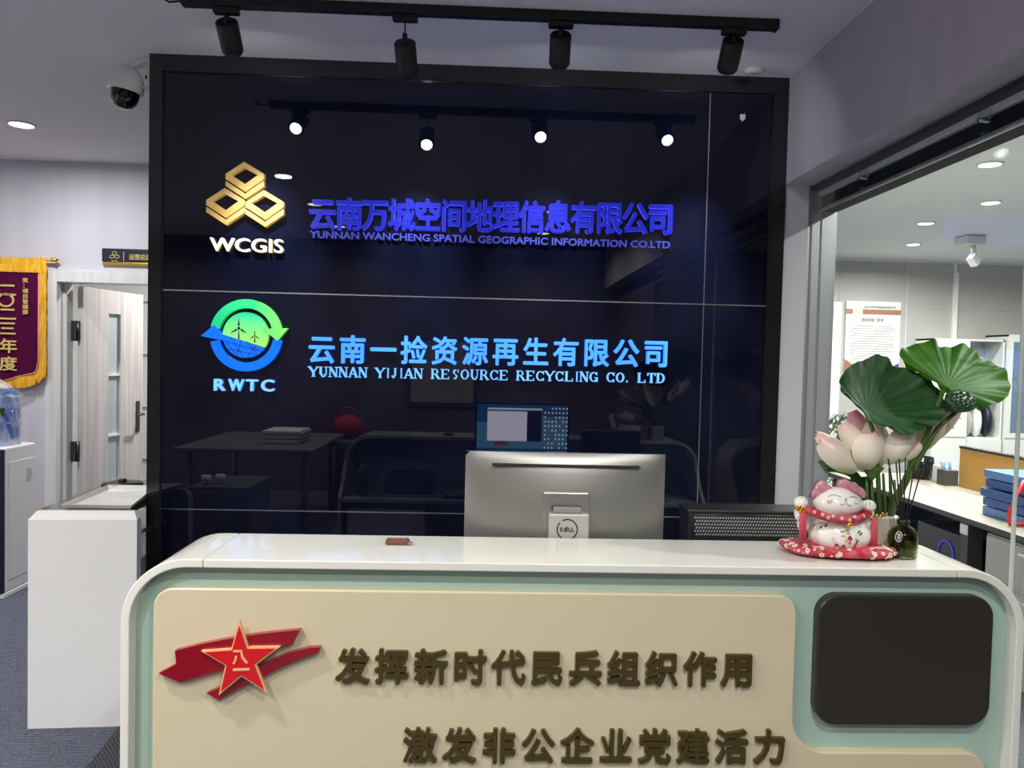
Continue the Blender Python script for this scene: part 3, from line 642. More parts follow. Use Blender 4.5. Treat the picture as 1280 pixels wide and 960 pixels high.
# silk pennant
pr_ = at(58, 330, y=1.86).x; top = at(40, 322, y=1.86).z; PW = .62; pl = pr_-PW
PE = thing('pennant', 'maroon award pennant with yellow fringe and gold characters on the left wall', 'pennant', (pr_-PW/2, 1.87, 1.3))
YP = 1.872
def zb(x):    # lower outline with rounded corners and a centre point
    u = (x-pl)/PW; e = min(u, 1-u)*PW; r = .17
    return 1.255-(.0 if e > r else 0)+(r-math.sqrt(max(0, r*r-(r-e)**2)) if e < r else 0)*1.0-max(0, .05*(1-abs(u-.5)*5))
n = 60; X_ = [pl+.05+(PW-.10)*i/n for i in range(n+1)]
def cloth(x, z, d): return (x, YP-d+.004*math.sin(x*40+z*6), z)
def sheet(xa, xb, zlo, zhi, d, nx=40, nz=10):
    m = MB(); F = lambda side: m.grid(lambda u, v: (lambda x: cloth(x, zlo(x)+(zhi(x)-zlo(x))*v, d+side))(xa+(xb-xa)*u), nx, nz); F(0); F(.003); return m
part('velvet', sheet(pl+.055, pr_-.055, lambda x: zb(x)+.055, lambda x: top-.10, .004), 'maroon_velvet', PE)
part('border', sheet(pl+.035, pr_-.035, lambda x: zb(x)+.035, lambda x: top, .0), 'yellow_cloth', PE)
m = MB()
for i in range(200):      # fringe strands: top row, both sides and bottom
    u = i/199; x = pl+PW*u
    m.tube([cloth(x, top-.045, .010), cloth(x+.002, top-.098, .013)], .0022, 4, False)
for i in range(230):
    x = pl+.012+(PW-.024)*i/229; z = zb(x)+.045; e = min(x-pl, pr_-x)
    dirx = (-1 if x-pl < pr_-x else 1)*(.03 if e < .07 else 0); m.tube([cloth(x-dirx*.6, z, .006), cloth(x+dirx*.4+random.uniform(-.003, .003), z-.075, .009)], .0022, 4, False)
for sx in (-1, 1):
    x = pl if sx < 0 else pr_
    for i in range(200):
        z = zb(pl+.06)+.02+(top-zb(pl+.06)-.02)*i/199; m.tube([(x-sx*.045, YP-.008, z+.012), (x+sx*random.uniform(-.004, .004), YP-.010, z-.02)], .0022, 4, False)
part('fringe', m, 'yellow_cloth', PE, kind='stuff')
cord = [(pr_-.052, YP-.009, top-.105), (pr_-.052, YP-.009, zb(pr_-.07)+.12), (pr_-.070, YP-.009, zb(pr_-.09)+.055), (pr_-.12, YP-.009, zb(pr_-.12)+.055), (pl+PW/2, YP-.009, zb(pl+PW/2)+.058)]
part('cord_trim', MB().tube(cord, .004, 6), 'pink_cord', PE)
part('rod', MB().tube([(pl-.04, 1.885, top-.008), (pr_+.02, 1.885, top-.008)], .010, 12), 'yellow_cloth', PE)
part('finial', MB().tube([(pr_+.015, 1.885, top-.008), (pr_+.02, 1.885, top-.008), (pr_+.03, 1.885, top-.008), (pr_+.045, 1.885, top-.008), (pr_+.055, 1.885, top-.008), (pr_+.07, 1.885, top-.008)], [.008, .014, .009, .017, .012, .002], 12), 'gold_metal', PE)
for i, ch in enumerate('二〇二三年度'):
    q = at((11, 9, 11, 11, 12, 12)[i], (363, 376, 393, 411, 433, 455)[i], y=YP); m = MB(); cjk(m, ch, q.x-.052, q.z-.045, .105, .092, YP-.0125, .004, .02); part('gold_character', m, 'gold_print', PE)
for i, ch in enumerate('奖：项目管理部'):
    q = at(33.5, 351+i*6.6, y=YP); m = MB(); cjk(m, ch, q.x-.017, q.z-.014, .034, .030, YP-.0125, .004, .02); part('gold_character', m, 'gold_print', PE)


# ================================================================== LEFT: DISPENSER, BOTTLE, CABINET
DX1 = -1.38; DX0 = DX1-.31; DY0, DY1, DZ = 1.23, 1.56, .90
WD = thing('water_dispenser', 'white floor-standing water dispenser with dark edge at the left of the photo', 'water dispenser', ((DX0+DX1)/2, 1.4, 0))
part('body', MB().rbox(DX0, DX1, DY0+.02, DY1, .03, DZ, .012, 3), 'white_plastic', WD); part('base', MB().rbox(DX0-.004, DX1+.004, DY0+.01, DY1, 0, .03, .005), 'white_plastic', WD)
part('front_door', MB().rbox(DX0+.02, DX1-.03, DY0+.008, DY0+.02, .06, .50, .004), 'white_gloss', WD); part('front_door', MB().rbox(DX0+.02, DX1-.03, DY0+.008, DY0+.02, .52, DZ-.03, .004), 'white_gloss', WD)
part('front_trim', MB().rbox(DX1-.028, DX1-.002, DY0+.002, DY0+.03, .03, DZ-.01, .004), 'navy', WD, label='dark front edge strip')
part('side_panel', MB().rbox(DX1-.002, DX1+.003, DY0+.06, DY1-.03, .10, DZ-.09, .0015), 'white_plastic', WD)
m = MB(); lz = .74
for k in range(7): m.box(DX1+.003, DX1+.004, 1.46, 1.52-random.random()*.02, lz-k*.012, lz-k*.012+.003)
part('rating_label', m, 'print_grey', WD)
bc = ((DX0+DX1)/2-.0, 1.41)
WB2 = thing('water_bottle', 'large blue water bottle wrapped in a clear plastic bag, upside down on the dispenser', 'water bottle', (*bc, DZ))
part('jug', MB().lathe(bc, [(.0, .905), (.05, .906), (.10, .915), (.128, .945), (.130, 1.03), (.122, 1.04), (.130, 1.05), (.130, 1.15), (.122, 1.16), (.130, 1.17), (.130, 1.22), (.118, 1.245), (0, 1.25)], 36), 'blue_bottle', WB2)
part('water', MB().lathe(bc, [(.0, .912), (.09, .92), (.122, .95), (.122, 1.12), (0, 1.122)], 30), 'blue_bottle', WB2)
m = MB().grid(lambda u, v: (bc[0]+(.135+.012*math.sin(u*44+v*5)*v+.008*math.sin(u*18*PI+v*9))*(1 if v < .75 else max(.12, 1-(v-.75)*3.4))*math.cos(2*PI*u), bc[1]+(.135+.010*math.sin(u*26*PI+v*7))*(1 if v < .75 else max(.12, 1-(v-.75)*3.4))*math.sin(2*PI*u), .903+.40*v), 96, 24, True)
part('plastic_bag', m, 'bag_film', WB2, label='crumpled clear plastic bag')
part('sticker', MB().grid(lambda u, v: (bc[0]+.1315*math.cos(-PI*.62+u*1.3), bc[1]+.1315*math.sin(-PI*.62+u*1.3), 1.08+.05*v), 12, 1), 'deep_green', WB2, label='green and blue bottle sticker')

CB = thing('side_cabinet', 'low cabinet with a glossy white end, standing left of the reception counter', 'cabinet', (.085, -.286, 0))
# built square to the axes here, then turned a little about its front right corner
bx, by = .085, -.286
def cb(n, x0, x1, y0, y1, z0, z1, mt, r=.003, **k): return part(n, MB().rbox(bx+x0, bx+x1, by+y0, by+y1, z0, z1, r), mt, CB, **k)
m = MB(); cz = .858
m.add([(bx-.405, by, 0), (bx, by, 0), (bx, by, cz-.03), (bx-.405, by, cz-.03), (bx-.385, by+.028, cz), (bx-.02, by+.028, cz), (bx-.405, by+.045, 0), (bx, by+.045, 0), (bx, by+.045, cz-.03), (bx-.02, by+.045, cz), (bx-.385, by+.045, cz), (bx-.405, by+.045, cz-.03)],
      [(0, 1, 2, 3), (3, 2, 5, 4), (4, 5, 9, 10), (1, 7, 8, 2), (2, 8, 9, 5), (0, 3, 11, 6), (3, 4, 10, 11), (6, 11, 10, 9, 8, 7), (0, 6, 7, 1)])
part('end_panel', m, 'white_gloss', CB)
cb('top_glass', -.395, -.085, .045, .78, cz-.008, cz, 'dark_glass', label='dark glass top')
cb('top_rail', -.395, -.085, .045, .78, cz-.04, cz-.008, 'dark_steel'); cb('back_panel', -.405, -.385, .045, .78, 0, cz-.04, 'white_gloss')
for z in (.08, .45, .70): cb('shelf', -.385, -.09, .045, .78, z, z+.018, 'white_gloss')
for y in (.045, .76): cb('post', -.105, -.085, y, y+.02, 0, cz-.04, 'dark_steel')
cb('shelf_box', -.30, -.12, .10, .30, .718, .765, 'dark_glass'); cb('shelf_box', -.34, -.14, .12, .5, .468, .56, 'cabinet_white')
CB.rotation_euler.z = math.radians(4)
TY = thing('serving_tray', 'white marbled tray on top of the white side cabinet', 'tray', (-.10, -.02, cz))
TX = [(-.222, -.262), (.052, -.258), (-.045, .20), (-.262, .19)]
def tray(o, z): c = Vector((-.12, -.03)); return [((Vector(p)-c)*o+c).to_tuple()+(z,) for p in TX]
m = MB(); V = tray(.90, cz+.001)+tray(1.0, cz+.022)+tray(.985, cz+.022)+tray(.89, cz+.006)
m.add(V, [(0, 3, 2, 1)]+[(i+4*k, (i+1) % 4+4*k, (i+1) % 4+4*k+4, i+4*k+4) for k in range(3) for i in range(4)]+[(12, 13, 14, 15)]); part('dish', m, 'stone', TY)
q = at(148, 607, z=cz+.02)+Vector((-.01, .06, 0))
BD = thing('black_disc_pad', 'round black lidded pad with a knob behind the marbled tray', 'pad', (q.x-.01, q.y+.02, cz))
part('disc', MB().lathe((q.x-.01, q.y+.02), [(0, cz), (.085, cz), (.09, cz+.012), (.085, cz+.02), (0, cz+.022)], 32), 'black_plastic', BD); part('knob', MB().lathe((q.x-.01, q.y+.02), [(.018, cz+.02), (.02, cz+.032), (.016, cz+.038), (0, cz+.038)], 20), 'black_plastic', BD)

# ================================================================== RECEPTION COUNTER
X0, X1, YF, YB, ZT, RR, TH = .612, 2.768, -1.534, -1.272, 1.017, .150, .020
RC = thing('reception_counter', 'white rounded reception counter with green recess, cream panel and raised brass characters', 'counter', (1.69, -1.4, 0))
def path(o, z_low):     # arch path (x, z) inset by o, from left foot over the top to right foot
    r = RR-o; P = [(X0+o, z_low), (X0+o, .5), (X0+o, .67), (X0+o, .75)]
    P += [(X0+RR-r*math.cos(PI/2*k/12), ZT-RR+r*math.sin(PI/2*k/12)) for k in range(13)]
    mid = [(.80-.0001, ZT-o), (.80+.0001, ZT-o)]; P += [(.80, ZT-o)]
    P += [(1.4, ZT-o), (2.0, ZT-o), (2.595, ZT-o)]
    P += [(X1-RR+r*math.sin(PI/2*k/12), ZT-RR+r*math.cos(PI/2*k/12)) for k in range(13)]
    P += [(X1-o, .75), (X1-o, .67), (X1-o, .5), (X1-o, z_low)]
    return P
def yback(z, x):    # rear edge: shallow at the top, sweeping back to the worktop depth low down
    if z > .80: return YB+(.012*math.sin(min(1, max(0, (ZT-z)/.05))*PI/2) if z < ZT-.001 else 0)
    return YB+.012+(.19)*min(1, (.80-z)/.13)**.8
PO, PI_ = path(0, 0), path(TH, 0)
def shell(i0, i1, gap0=0, gap1=0):
    m = MB(); V = []
    for i in range(i0, i1+1):
        gx = gap0 if i == i0 else (-gap1 if i == i1 else 0)
        (a, b), (c, d) = PO[i], PI_[i]; yb = yback(b, a); V += [(a+gx, YF, b), (a+gx, yb, b), (c+gx, yb, d), (c+gx, YF, d)]
    n = i1-i0; m.add(V, [(4*i+j, 4*i+(j+1) % 4, 4*i+4+(j+1) % 4, 4*i+4+j) for i in range(n) for j in range(4)]+[(3, 2, 1, 0), (4*n, 4*n+1, 4*n+2, 4*n+3)]); return m
i80 = 17; assert abs(PO[i80][0]-.80) < 1e-6; i259 = i80+3
s1 = part('side_panel', shell(0, i80, 0, .0012), 'counter_white', RC); s2 = part('counter_top', shell(i80, i259), 'counter_white', RC); s3 = part('side_panel', shell(i259, len(PO)-1, .0012), 'counter_white', RC)
for ob in (s1, s2, s3):
    bv = ob.modifiers.new('b', 'BEVEL'); bv.width = .0025; bv.segments = 2; bv.limit_method = 'ANGLE'; bv.angle_limit = math.radians(50)
gp = [(a, b) for a, b in path(TH+.0005, .02)]
part('green_panel', MB().prism(gp, YF+.036, YF+.054), 'counter_green', RC, label='pale green recessed front panel')
# cream panel with a step cut out for the black board
def fil(cx, cz, r, a0, a1, n=8): return [(cx+r*math.cos(math.radians(a0+(a1-a0)*k/n)), cz+r*math.sin(math.radians(a0+(a1-a0)*k/n))) for k in range(n+1)]
xl, xr, xf, zt, zm, zl = .686, 2.205, 2.690, .948, .566, .10
cr = fil(xl+.055, zl+.055, .055, 180, 270)+fil(xf-.055, zl+.055, .055, 270, 360)+fil(xf-.055, zm-.055, .055, 0, 90)+fil(xr+.085, zm+.085, .085, 270, 180)[0:0]
cr += [(xr+.085*(1)-.085*math.sin(math.radians(90*k/8)), zm+.085-.085*math.cos(math.radians(90*k/8))) for k in range(9)]
cr += fil(xr-.045, zt-.045, .045, 0, 90)+fil(xl+.045, zt-.045, .045, 90, 180)
back_ = lambda P_, f: [(CAM.x+(a-CAM.x)*f, CAM.z+(b-CAM.z)*f) for a, b in P_]
part('cream_panel', MB().prism(back_(cr, 1.0055), YF+.010, YF+.036, .004), 'cream', RC, label='glossy cream front panel')
part('black_panel', MB().prism(back_(rrect(2.258, 2.692, .632, .951, .052), 1.0045), YF+.009, YF+.036, .006), 'black_board', RC, label='dark rounded rectangular panel')
# brass characters
YL = YF+.010
l1, l2 = '发挥新时代民兵组织作用', '激发非公企业党建活力'; cw = .0715
for i, ch in enumerate(l1):
    m = MB(); cjk(m, ch, *back_([(1.116+i*(2.096-1.116-cw)/10, .733)], 1.011)[0], cw*1.011, .081, YL, .010, .026); part('character', m, 'brass_dark', RC)
for i, ch in enumerate(l2):
    m = MB(); cjk(m, ch, *back_([(1.276+i*(2.180-1.276-cw)/9, .546)], 1.011)[0], cw*1.011, .081, YL, .010, .026); part('character', m, 'brass_dark', RC)
YE = YF+.014     # emblem: two red brush strokes and the star
em = lambda L_: pxpoly(L_, 180, 740, 3.368, YE-.02)
EB = part('emblem_stroke', MB().prism(em([(130, 247), (230, 222), (330, 202), (480, 178), (570, 168), (657, 160), (628, 218), (560, 232), (480, 250), (430, 300), (330, 328), (240, 352), (150, 381), (60, 343), (135, 303)]), YE-.020, YL), 'red_acrylic', RC, label='wide dark red brush stroke behind the star')
part('emblem_stroke', MB().prism(em([(740, 233), (738, 252), (640, 290), (560, 325), (480, 370), (400, 405), (345, 435), (318, 458), (262, 427), (330, 398), (420, 355), (500, 305), (600, 260), (690, 237)]), YE-.019, YL), 'red_acrylic', RC, label='narrow dark red brush stroke under the star')
star = [(407, 116), (444, 226), (577, 224), (478, 299), (524, 417), (416, 348), (320, 428), (348, 302), (246, 242), (373, 233)]; c0 = (409, 275)
sg = part('emblem_star', MB().prism(em(star), YE-.030, YE-.0205), 'star_gold', RC, label='gold outlined red star')
part('red_face', MB().prism(em([(c0[0]+(a-c0[0])*.88, c0[1]+(b-c0[1])*.88) for a, b in star]), YE-.0325, YE-.0295), 'star_red', sg)
m = MB()
def pol(L_): m.prism(em(L_), YE-.0345, YE-.032)
pol([(384, 236), (412, 236), (411, 244), (384, 244)]); pol([(412, 236), (420, 236), (426, 262), (446, 288), (437, 291), (418, 268)]); pol([(392, 260), (401, 260), (396, 282), (388, 294), (380, 291), (388, 280)]); pol([(383, 313), (452, 311), (452, 320), (383, 323)])
part('star_characters', m, 'star_gold', sg)
# interior of the counter: worktop, kick board, pedestal
part('worktop', MB().rbox(X0+TH+.001, X1-TH-.001, YF+.054, -1.075, .643, .67, .006), 'counter_white', RC)
part('modesty_board', MB().rbox(X0+TH+.001, X1-TH-.001, YF+.054, YF+.07, .05, .643, .002), 'counter_white', RC)
part('pedestal', MB().rbox(X0+.05, X0+.50, YF+.08, -1.11, .05, .60, .005), 'counter_white', RC)

# ---- things on the counter top
q = at(499, 677, z=ZT+.006)
KF = thing('key_fob', 'small reddish brown key fob lying on the counter top', 'key fob', (q.x, q.y, ZT))
part('body', MB().rbox(q.x-.034, q.x+.026, q.y-.018, q.y+.016, ZT+.0005, ZT+.013, .005, 3), 'key_brown', KF)
for k in (-.018, -.004, .010): part('button', MB().rbox(q.x+k-.004, q.x+k+.006, q.y-.010, q.y+.006, ZT+.011, ZT+.0135, .001), 'copper', KF)
part('metal_end', MB().rbox(q.x+.02, q.x+.034, q.y-.016, q.y-.006, ZT+.001, ZT+.009, .002), 'silver', KF)

# ---- lucky cat on a red cushion
YC = -1.405
def qc(px, py, dy=0): return at(px, py, y=YC+dy)
def blob(balls, voxel=.003, it=6):
    mb = MB()
    for c, r in balls: mb.sphere(c, r, 24, 16)
    me = bpy.data.meshes.new('b'); me.from_pydata(mb.v, [], mb.f); ob = bpy.data.objects.new('b', me); COL.objects.link(ob)
    md = ob.modifiers.new('r', 'REMESH'); md.mode = 'VOXEL'; md.voxel_size = voxel; md.use_smooth_shade = True
    s_ = ob.modifiers.new('s', 'SMOOTH'); s_.factor = .6; s_.iterations = it
    dg = bpy.context.evaluated_depsgraph_get(); dg.update(); e = bpy.data.meshes.new_from_object(ob.evaluated_get(dg))
    m = MB(); m.v = [v.co[:] for v in e.vertices]; m.f = [tuple(p.vertices) for p in e.polygons]; m.sm = [True]*len(m.f)
    bpy.data.objects.remove(ob); bpy.data.meshes.remove(e); return m
cu_c = Vector((2.350, -1.412, ZT))
CU = thing('cushion', 'red floral seat cushion under the lucky cat on the counter', 'cushion', cu_c)
m = MB()
def cushion(u, v):
    a = 2*PI*u; b = -PI/2+PI*v; rx = .132*(1+.05*math.cos(3*a+.6)); ry = .070
    pw = .55; cx = math.copysign(abs(math.cos(a))**.8, math.cos(a)); cy = math.copysign(abs(math.sin(a))**.8, math.sin(a))
    r = abs(math.cos(b))**.45; h = .0165*math.sin(b)*(1+.10*math.cos(a*2))+.0165
    X, Y = cx*rx*r, cy*ry*r; return (cu_c.x+X-.16*Y*0-Y*.25, cu_c.y+Y-X*.10, ZT+.001+h-(.006*(1-r) if v > .5 else 0))
m.grid(cushion, 64, 20, True); part('pad', m, 'red_cloth', CU)
random.seed(3)
fl = MB()
def flower(mb, c, n, r, k=5):
    n = Vector(n).normalized(); a = n.cross(Vector((0, 0, 1))).normalized(); b = n.cross(a); c = Vector(c)+n*.0012
    for i in range(k):
        g_ = 2*PI*i/k; p = c+(a*math.cos(g_)+b*math.sin(g_))*r; V = [p+(a*math.cos(t)+b*math.sin(t))*r*.62 for t in [2*PI*j/8 for j in range(8)]]
        mb.add(V+[v+n*.0006 for v in V], [tuple(range(8, 16))]+[(j, (j+1) % 8, 8+(j+1) % 8, 8+j) for j in range(8)])
def surf(fn, u, v, e=1e-3):
    p = Vector(fn(u, v)); d = (Vector(fn(u+e, v))-p).cross(Vector(fn(u, v+e))-p); return p, (d if d.length > 0 else Vector((0, 0, 1)))
for i in range(110):
    u, v = random.random(), random.uniform(.36, .84); p, n_ = surf(cushion, u, v)
    flower(fl, p, n_, random.uniform(.0014, .0048))
part('blossom_print', fl, 'petal_print', CU, label='cream blossom pattern', kind='stuff')
px2m = 1/ (FPX/abs(YC-CAM.y))
CAT = thing('lucky_cat', 'white ceramic beckoning cat figurine with pink ears on a red cushion', 'figurine', (2.37, YC, ZT+.033))
Hc = qc(1047, 629, -.005); Bc = qc(1049.5, 667, 0)
body = blob([(Bc, (.080, .060, .052)), (Bc+Vector((0, 0, .02)), (.066, .052, .042)), (Hc, (.0635, .050, .037)), (Hc+Vector((0, 0, .012)), (.046, .042, .030)),
             (qc(1004, 652), (.016, .018, .03)), (qc(999, 640, -.01), (.013, .014, .024)), (qc(1001, 628, -.015), (.0185, .018, .0165)),
             (qc(1085, 655), (.018, .018, .022)), (qc(1086, 642, -.012), (.014, .014, .018)), (qc(1086, 632, -.018), (.0185, .018, .0155))])
part('body', body, 'ceramic', CAT)
def ear(pts, th):    # pts px outline, thick soft plate
    m = MB(); o_ = [(p.x, p.z) for p in (qc(a, b) for a, b in pts)]; m.prism(o_, YC-th, YC+th*.6, .006, 3); m.sm = [True]*len(m.f); return m
part('ear', ear([(1012, 622), (1015, 613), (1020, 604), (1025, 599.5), (1031, 602), (1039, 609), (1034, 614), (1022, 619)], .012), 'ear_pink', CAT, label='pink left ear')
part('ear', ear([(1044, 608), (1048, 600), (1055, 598), (1061, 602), (1067, 602), (1072, 607), (1078, 611), (1081, 617), (1078, 623), (1070, 617), (1058, 611)], .014), 'ear_pink', CAT, label='pink scalloped bow at the right ear')
def on_face(px, py):    # drop a pixel of the drawing onto the head ellipsoid
    d = (qc(px, py)-CAM).normalized(); c, r = Hc, Vector((.0650, .0515, .0385)); o_ = CAM-c
    A_ = sum((d[i]/r[i])**2 for i in range(3)); B_ = 2*sum(o_[i]*d[i]/r[i]**2 for i in range(3)); C_ = sum((o_[i]/r[i])**2 for i in range(3))-1
    D_ = B_*B_-4*A_*C_; return CAM+d*((-B_-math.sqrt(max(0, D_)))/(2*A_))
F6 = lambda a, b: on_face(960+a/6.4, 580+b/6.4)
m = MB()
for L_ in ([(478, 262), (500, 250), (525, 246), (555, 250), (582, 262)], [(650, 266), (670, 260), (700, 262), (722, 278)], [(612, 282), (624, 290), (634, 280)], [(575, 318), (595, 326), (615, 316), (624, 292), (634, 318), (650, 334), (672, 330)]): m.tube([F6(*p) for p in L_], .0007, 6)
part('face_lines', m, 'print_grey', CAT)
m = MB()
for L_ in ([(470, 300), (515, 286)], [(475, 314), (512, 304)], [(690, 310), (715, 318)]): m.tube([F6(*p) for p in L_], .0009, 6)
m.sphere(F6(623, 280), .0022, 8, 6); part('whisker_marks', m, 'ear_pink', CAT, label='pink whisker marks and nose')
m = MB()
for k in range(5):
    m.tube([qc(999.5+k*3, 618.5+(.6 if k in (0, 4) else 0), -.034), qc(999.5+k*3, 623, -.034)], .0006, 5) if k in (1, 3) else None
for k in (1083, 1087.5): m.tube([qc(k, 627, -.036), qc(k, 632, -.037)], .0006, 5)
part('toe_lines', m, 'print_grey', CAT)
def ring_tube(L_, r, mt, n, par, label=None, yoff=-.04): return part(n, MB().tube([qc(*p) for p in L_], r, 12), mt, par, label=label)
sc_pts = [(1007, 636, -.018), (1014, 640, -.038), (1025, 644, -.052), (1040, 648, -.060), (1055, 650, -.060), (1070, 649, -.052), (1080, 645, -.036), (1087, 640, -.012), (1086, 640, .03), (1046, 640, .052), (1010, 637, .03), (1007, 636, -.018)]
part('scarf', MB().tube([qc(*p) for p in sc_pts], [.0105]*len(sc_pts), 14), 'red_cloth', CAT, label='red floral neck scarf')
m = MB()
for k, (a, b, c) in enumerate([(1028, 643, -.063), (1035, 647, -.070), (1041, 645, -.071), (1052, 648, -.072), (1062, 650, -.069), (1068, 646, -.066), (1079, 645, -.050), (1018, 640, -.052)]): flower(m, qc(a, b, c), (0, -1, .2), .0030)
part('scarf_blossoms', m, 'petal_print', CAT)
def on_body(px, py): 
    d = (qc(px, py)-CAM).normalized(); c, r = Bc, Vector((.0800, .0600, .0520)); o_ = CAM-c
    A_ = sum((d[i]/r[i])**2 for i in range(3)); B_ = 2*sum(o_[i]*d[i]/r[i]**2 for i in range(3)); C_ = sum((o_[i]/r[i])**2 for i in range(3))-1
    D_ = B_*B_-4*A_*C_; t = (-B_-math.sqrt(max(0, D_)))/(2*A_); p = CAM+d*t; return p, Vector([(p-c)[i]/r[i]**2 for i in range(3)]).normalized()
G6_ = lambda a, b: on_body(960+a/6.4, 580+b/6.4)
paint = {'red': MB(), 'green': MB(), 'gold': MB(), 'white': MB(), 'lime': MB()}
for a, b, r, k in ((525, 618, .0024, 'white'), (548, 645, .0030, 'red'), (604, 655, .0030, 'red'), (520, 595, .0022, 'white'), (640, 620, .0028, 'white'), (700, 640, .0026, 'red'), (575, 650, .0022, 'white'), (705, 600, .0020, 'gold'), (430, 455, .0040, 'white'), (545, 465, .0036, 'white'), (730, 490, .0040, 'white'), (690, 660, .0022, 'red'), (625, 612, .0026, 'gold')):
    p, n_ = G6_(a, b); flower(paint[k], p, n_, r)
for a, b in ((590, 545), (600, 580), (650, 685), (680, 680), (620, 538), (640, 560)):
    p, n_ = G6_(a, b); t = n_.cross(Vector((0, 0, 1))).normalized(); paint['lime'].tube([p+n_*.001-t*.006, p+n_*.002+Vector((0, 0, .003)), p+n_*.001+t*.006], [.0006, .0016, .0006], 6)
for a, b in ((465, 495), (425, 508), (725, 545), (712, 620), (740, 560)):
    p, n_ = G6_(a, b); paint['green'].tube([p+n_*.001+Vector((-.004, 0, -.004)), p+n_*.0015, p+n_*.001+Vector((.004, 0, .005))], [.0004, .0026, .0004], 6)
p, n_ = G6_(655, 595); paint['red'].prism([(p.x-.0065, p.z), (p.x, p.z-.007), (p.x+.0065, p.z), (p.x, p.z+.007)], p.y-.002, p.y+.001); paint['red'].box(p.x-.003, p.x+.003, p.y-.001, p.y+.002, p.z-.014, p.z-.006)
p, n_ = G6_(363, 508); paint['gold'].box(p.x-.002, p.x+.002, p.y-.001, p.y+.002, p.z-.005, p.z+.005)
for k, mt in (('red', 'red_cloth'), ('green', 'deep_green'), ('gold', 'gold_print'), ('white', 'petal_print'), ('lime', 'leaf_lime')): part('painted_motif', paint[k], mt, CAT)
part('bell', MB().sphere(qc(1062, 655.5, -.068), (.0080, .0080, .0065), 14, 10), 'bell_gold', CAT, label='gold bell')
m = MB()
for a, b in ((996, 636), (1001, 638), (1006, 636), (999, 633), (1004, 640)): m.sphere(qc(a, b, -.026), .0055, 10, 8)
part('bead_bracelet', m, 'bell_gold', CAT, label='gold beads at the left wrist')
m = MB()
for a, b in ((1086, 645), (1091, 645), (1096, 644.5), (1101, 645), (1105, 644), (1088, 648)): m.sphere(qc(a, b, -.020), .0050, 10, 8)
part('bead_bracelet', m, 'bell_gold', CAT, label='gold beads at the right wrist')
for a, z0, z1, w_ in ((1003.5, 641, 675, .0095), (1093, 650, 686, .0072)):
    m = MB(); t_, b_ = qc(a, z0, -.034), qc(a, z1, -.034)
    for k in range(26):
        ox, oy = random.uniform(-w_, w_), random.uniform(-.004, .004); m.tube([t_+Vector((ox*.7, oy, 0)), (t_+b_)/2+Vector((ox*.9, oy, 0)), b_+Vector((ox, oy, random.uniform(-.002, .002)))], .0016, 5)
    part('tassel', m, 'tassel', CAT, label='coral red tassel')

# ---- reed diffuser
c = at(1127, 690, z=ZT); c = Vector((2.533, -1.42, ZT)); q = at(1127.5, 690, y=-1.42); c.x = q.x
RD = thing('reed_diffuser', 'dark green glass bottle with black reeds on the right of the counter', 'diffuser', c)
part('bottle', MB().lathe((c.x, c.y), [(0, ZT+.0005), (.034, ZT+.0005), (.0355, ZT+.004), (.0355, ZT+.052), (.033, ZT+.064), (.026, ZT+.074), (.014, ZT+.081), (.0125, ZT+.092), (.0135, ZT+.096), (.010, ZT+.096), (.0095, ZT+.080), (.024, ZT+.070), (.032, ZT+.050), (.032, ZT+.006), (0, ZT+.006)], 40), 'bottle_glass', RD)
part('oil', MB().lathe((c.x, c.y), [(0, ZT+.007), (.031, ZT+.007), (.031, ZT+.038), (0, ZT+.038)], 32), 'bottle_glass', RD)
part('collar', MB().lathe((c.x, c.y), [(.0135, ZT+.082), (.015, ZT+.084), (.015, ZT+.094), (.0135, ZT+.096)], 24), 'black_plastic', RD)
lc = Vector((c.x-.026, c.y-.0285, ZT+.058)); m = MB(); m.tube([lc+Vector((.009*math.cos(k*PI/9), 0, .013*math.sin(k*PI/9))) for k in range(19)], .0008, 6, False); m.tube([lc+Vector((.0042*math.cos(k*PI/9)+.001, 0, .007*math.sin(k*PI/9))) for k in range(19)], .0006, 6, False); m.tube([lc+Vector((0, 0, -.010)), lc+Vector((.001, 0, .008))], .0009, 6)
part('tag', m, 'paper', RD, label='white oval printed mark')
for (a, b) in ((1110, 573), (1124, 574), (1132, 572), (1143, 582), (1154, 580), (1120, 578)):
    e = at(a, b, y=-1.42+random.uniform(-.02, .02)); part('reed', MB().tube([Vector((c.x+(c.x-e.x)*.25, c.y, ZT+.008)), e], .0019, 6), 'reed', RD)

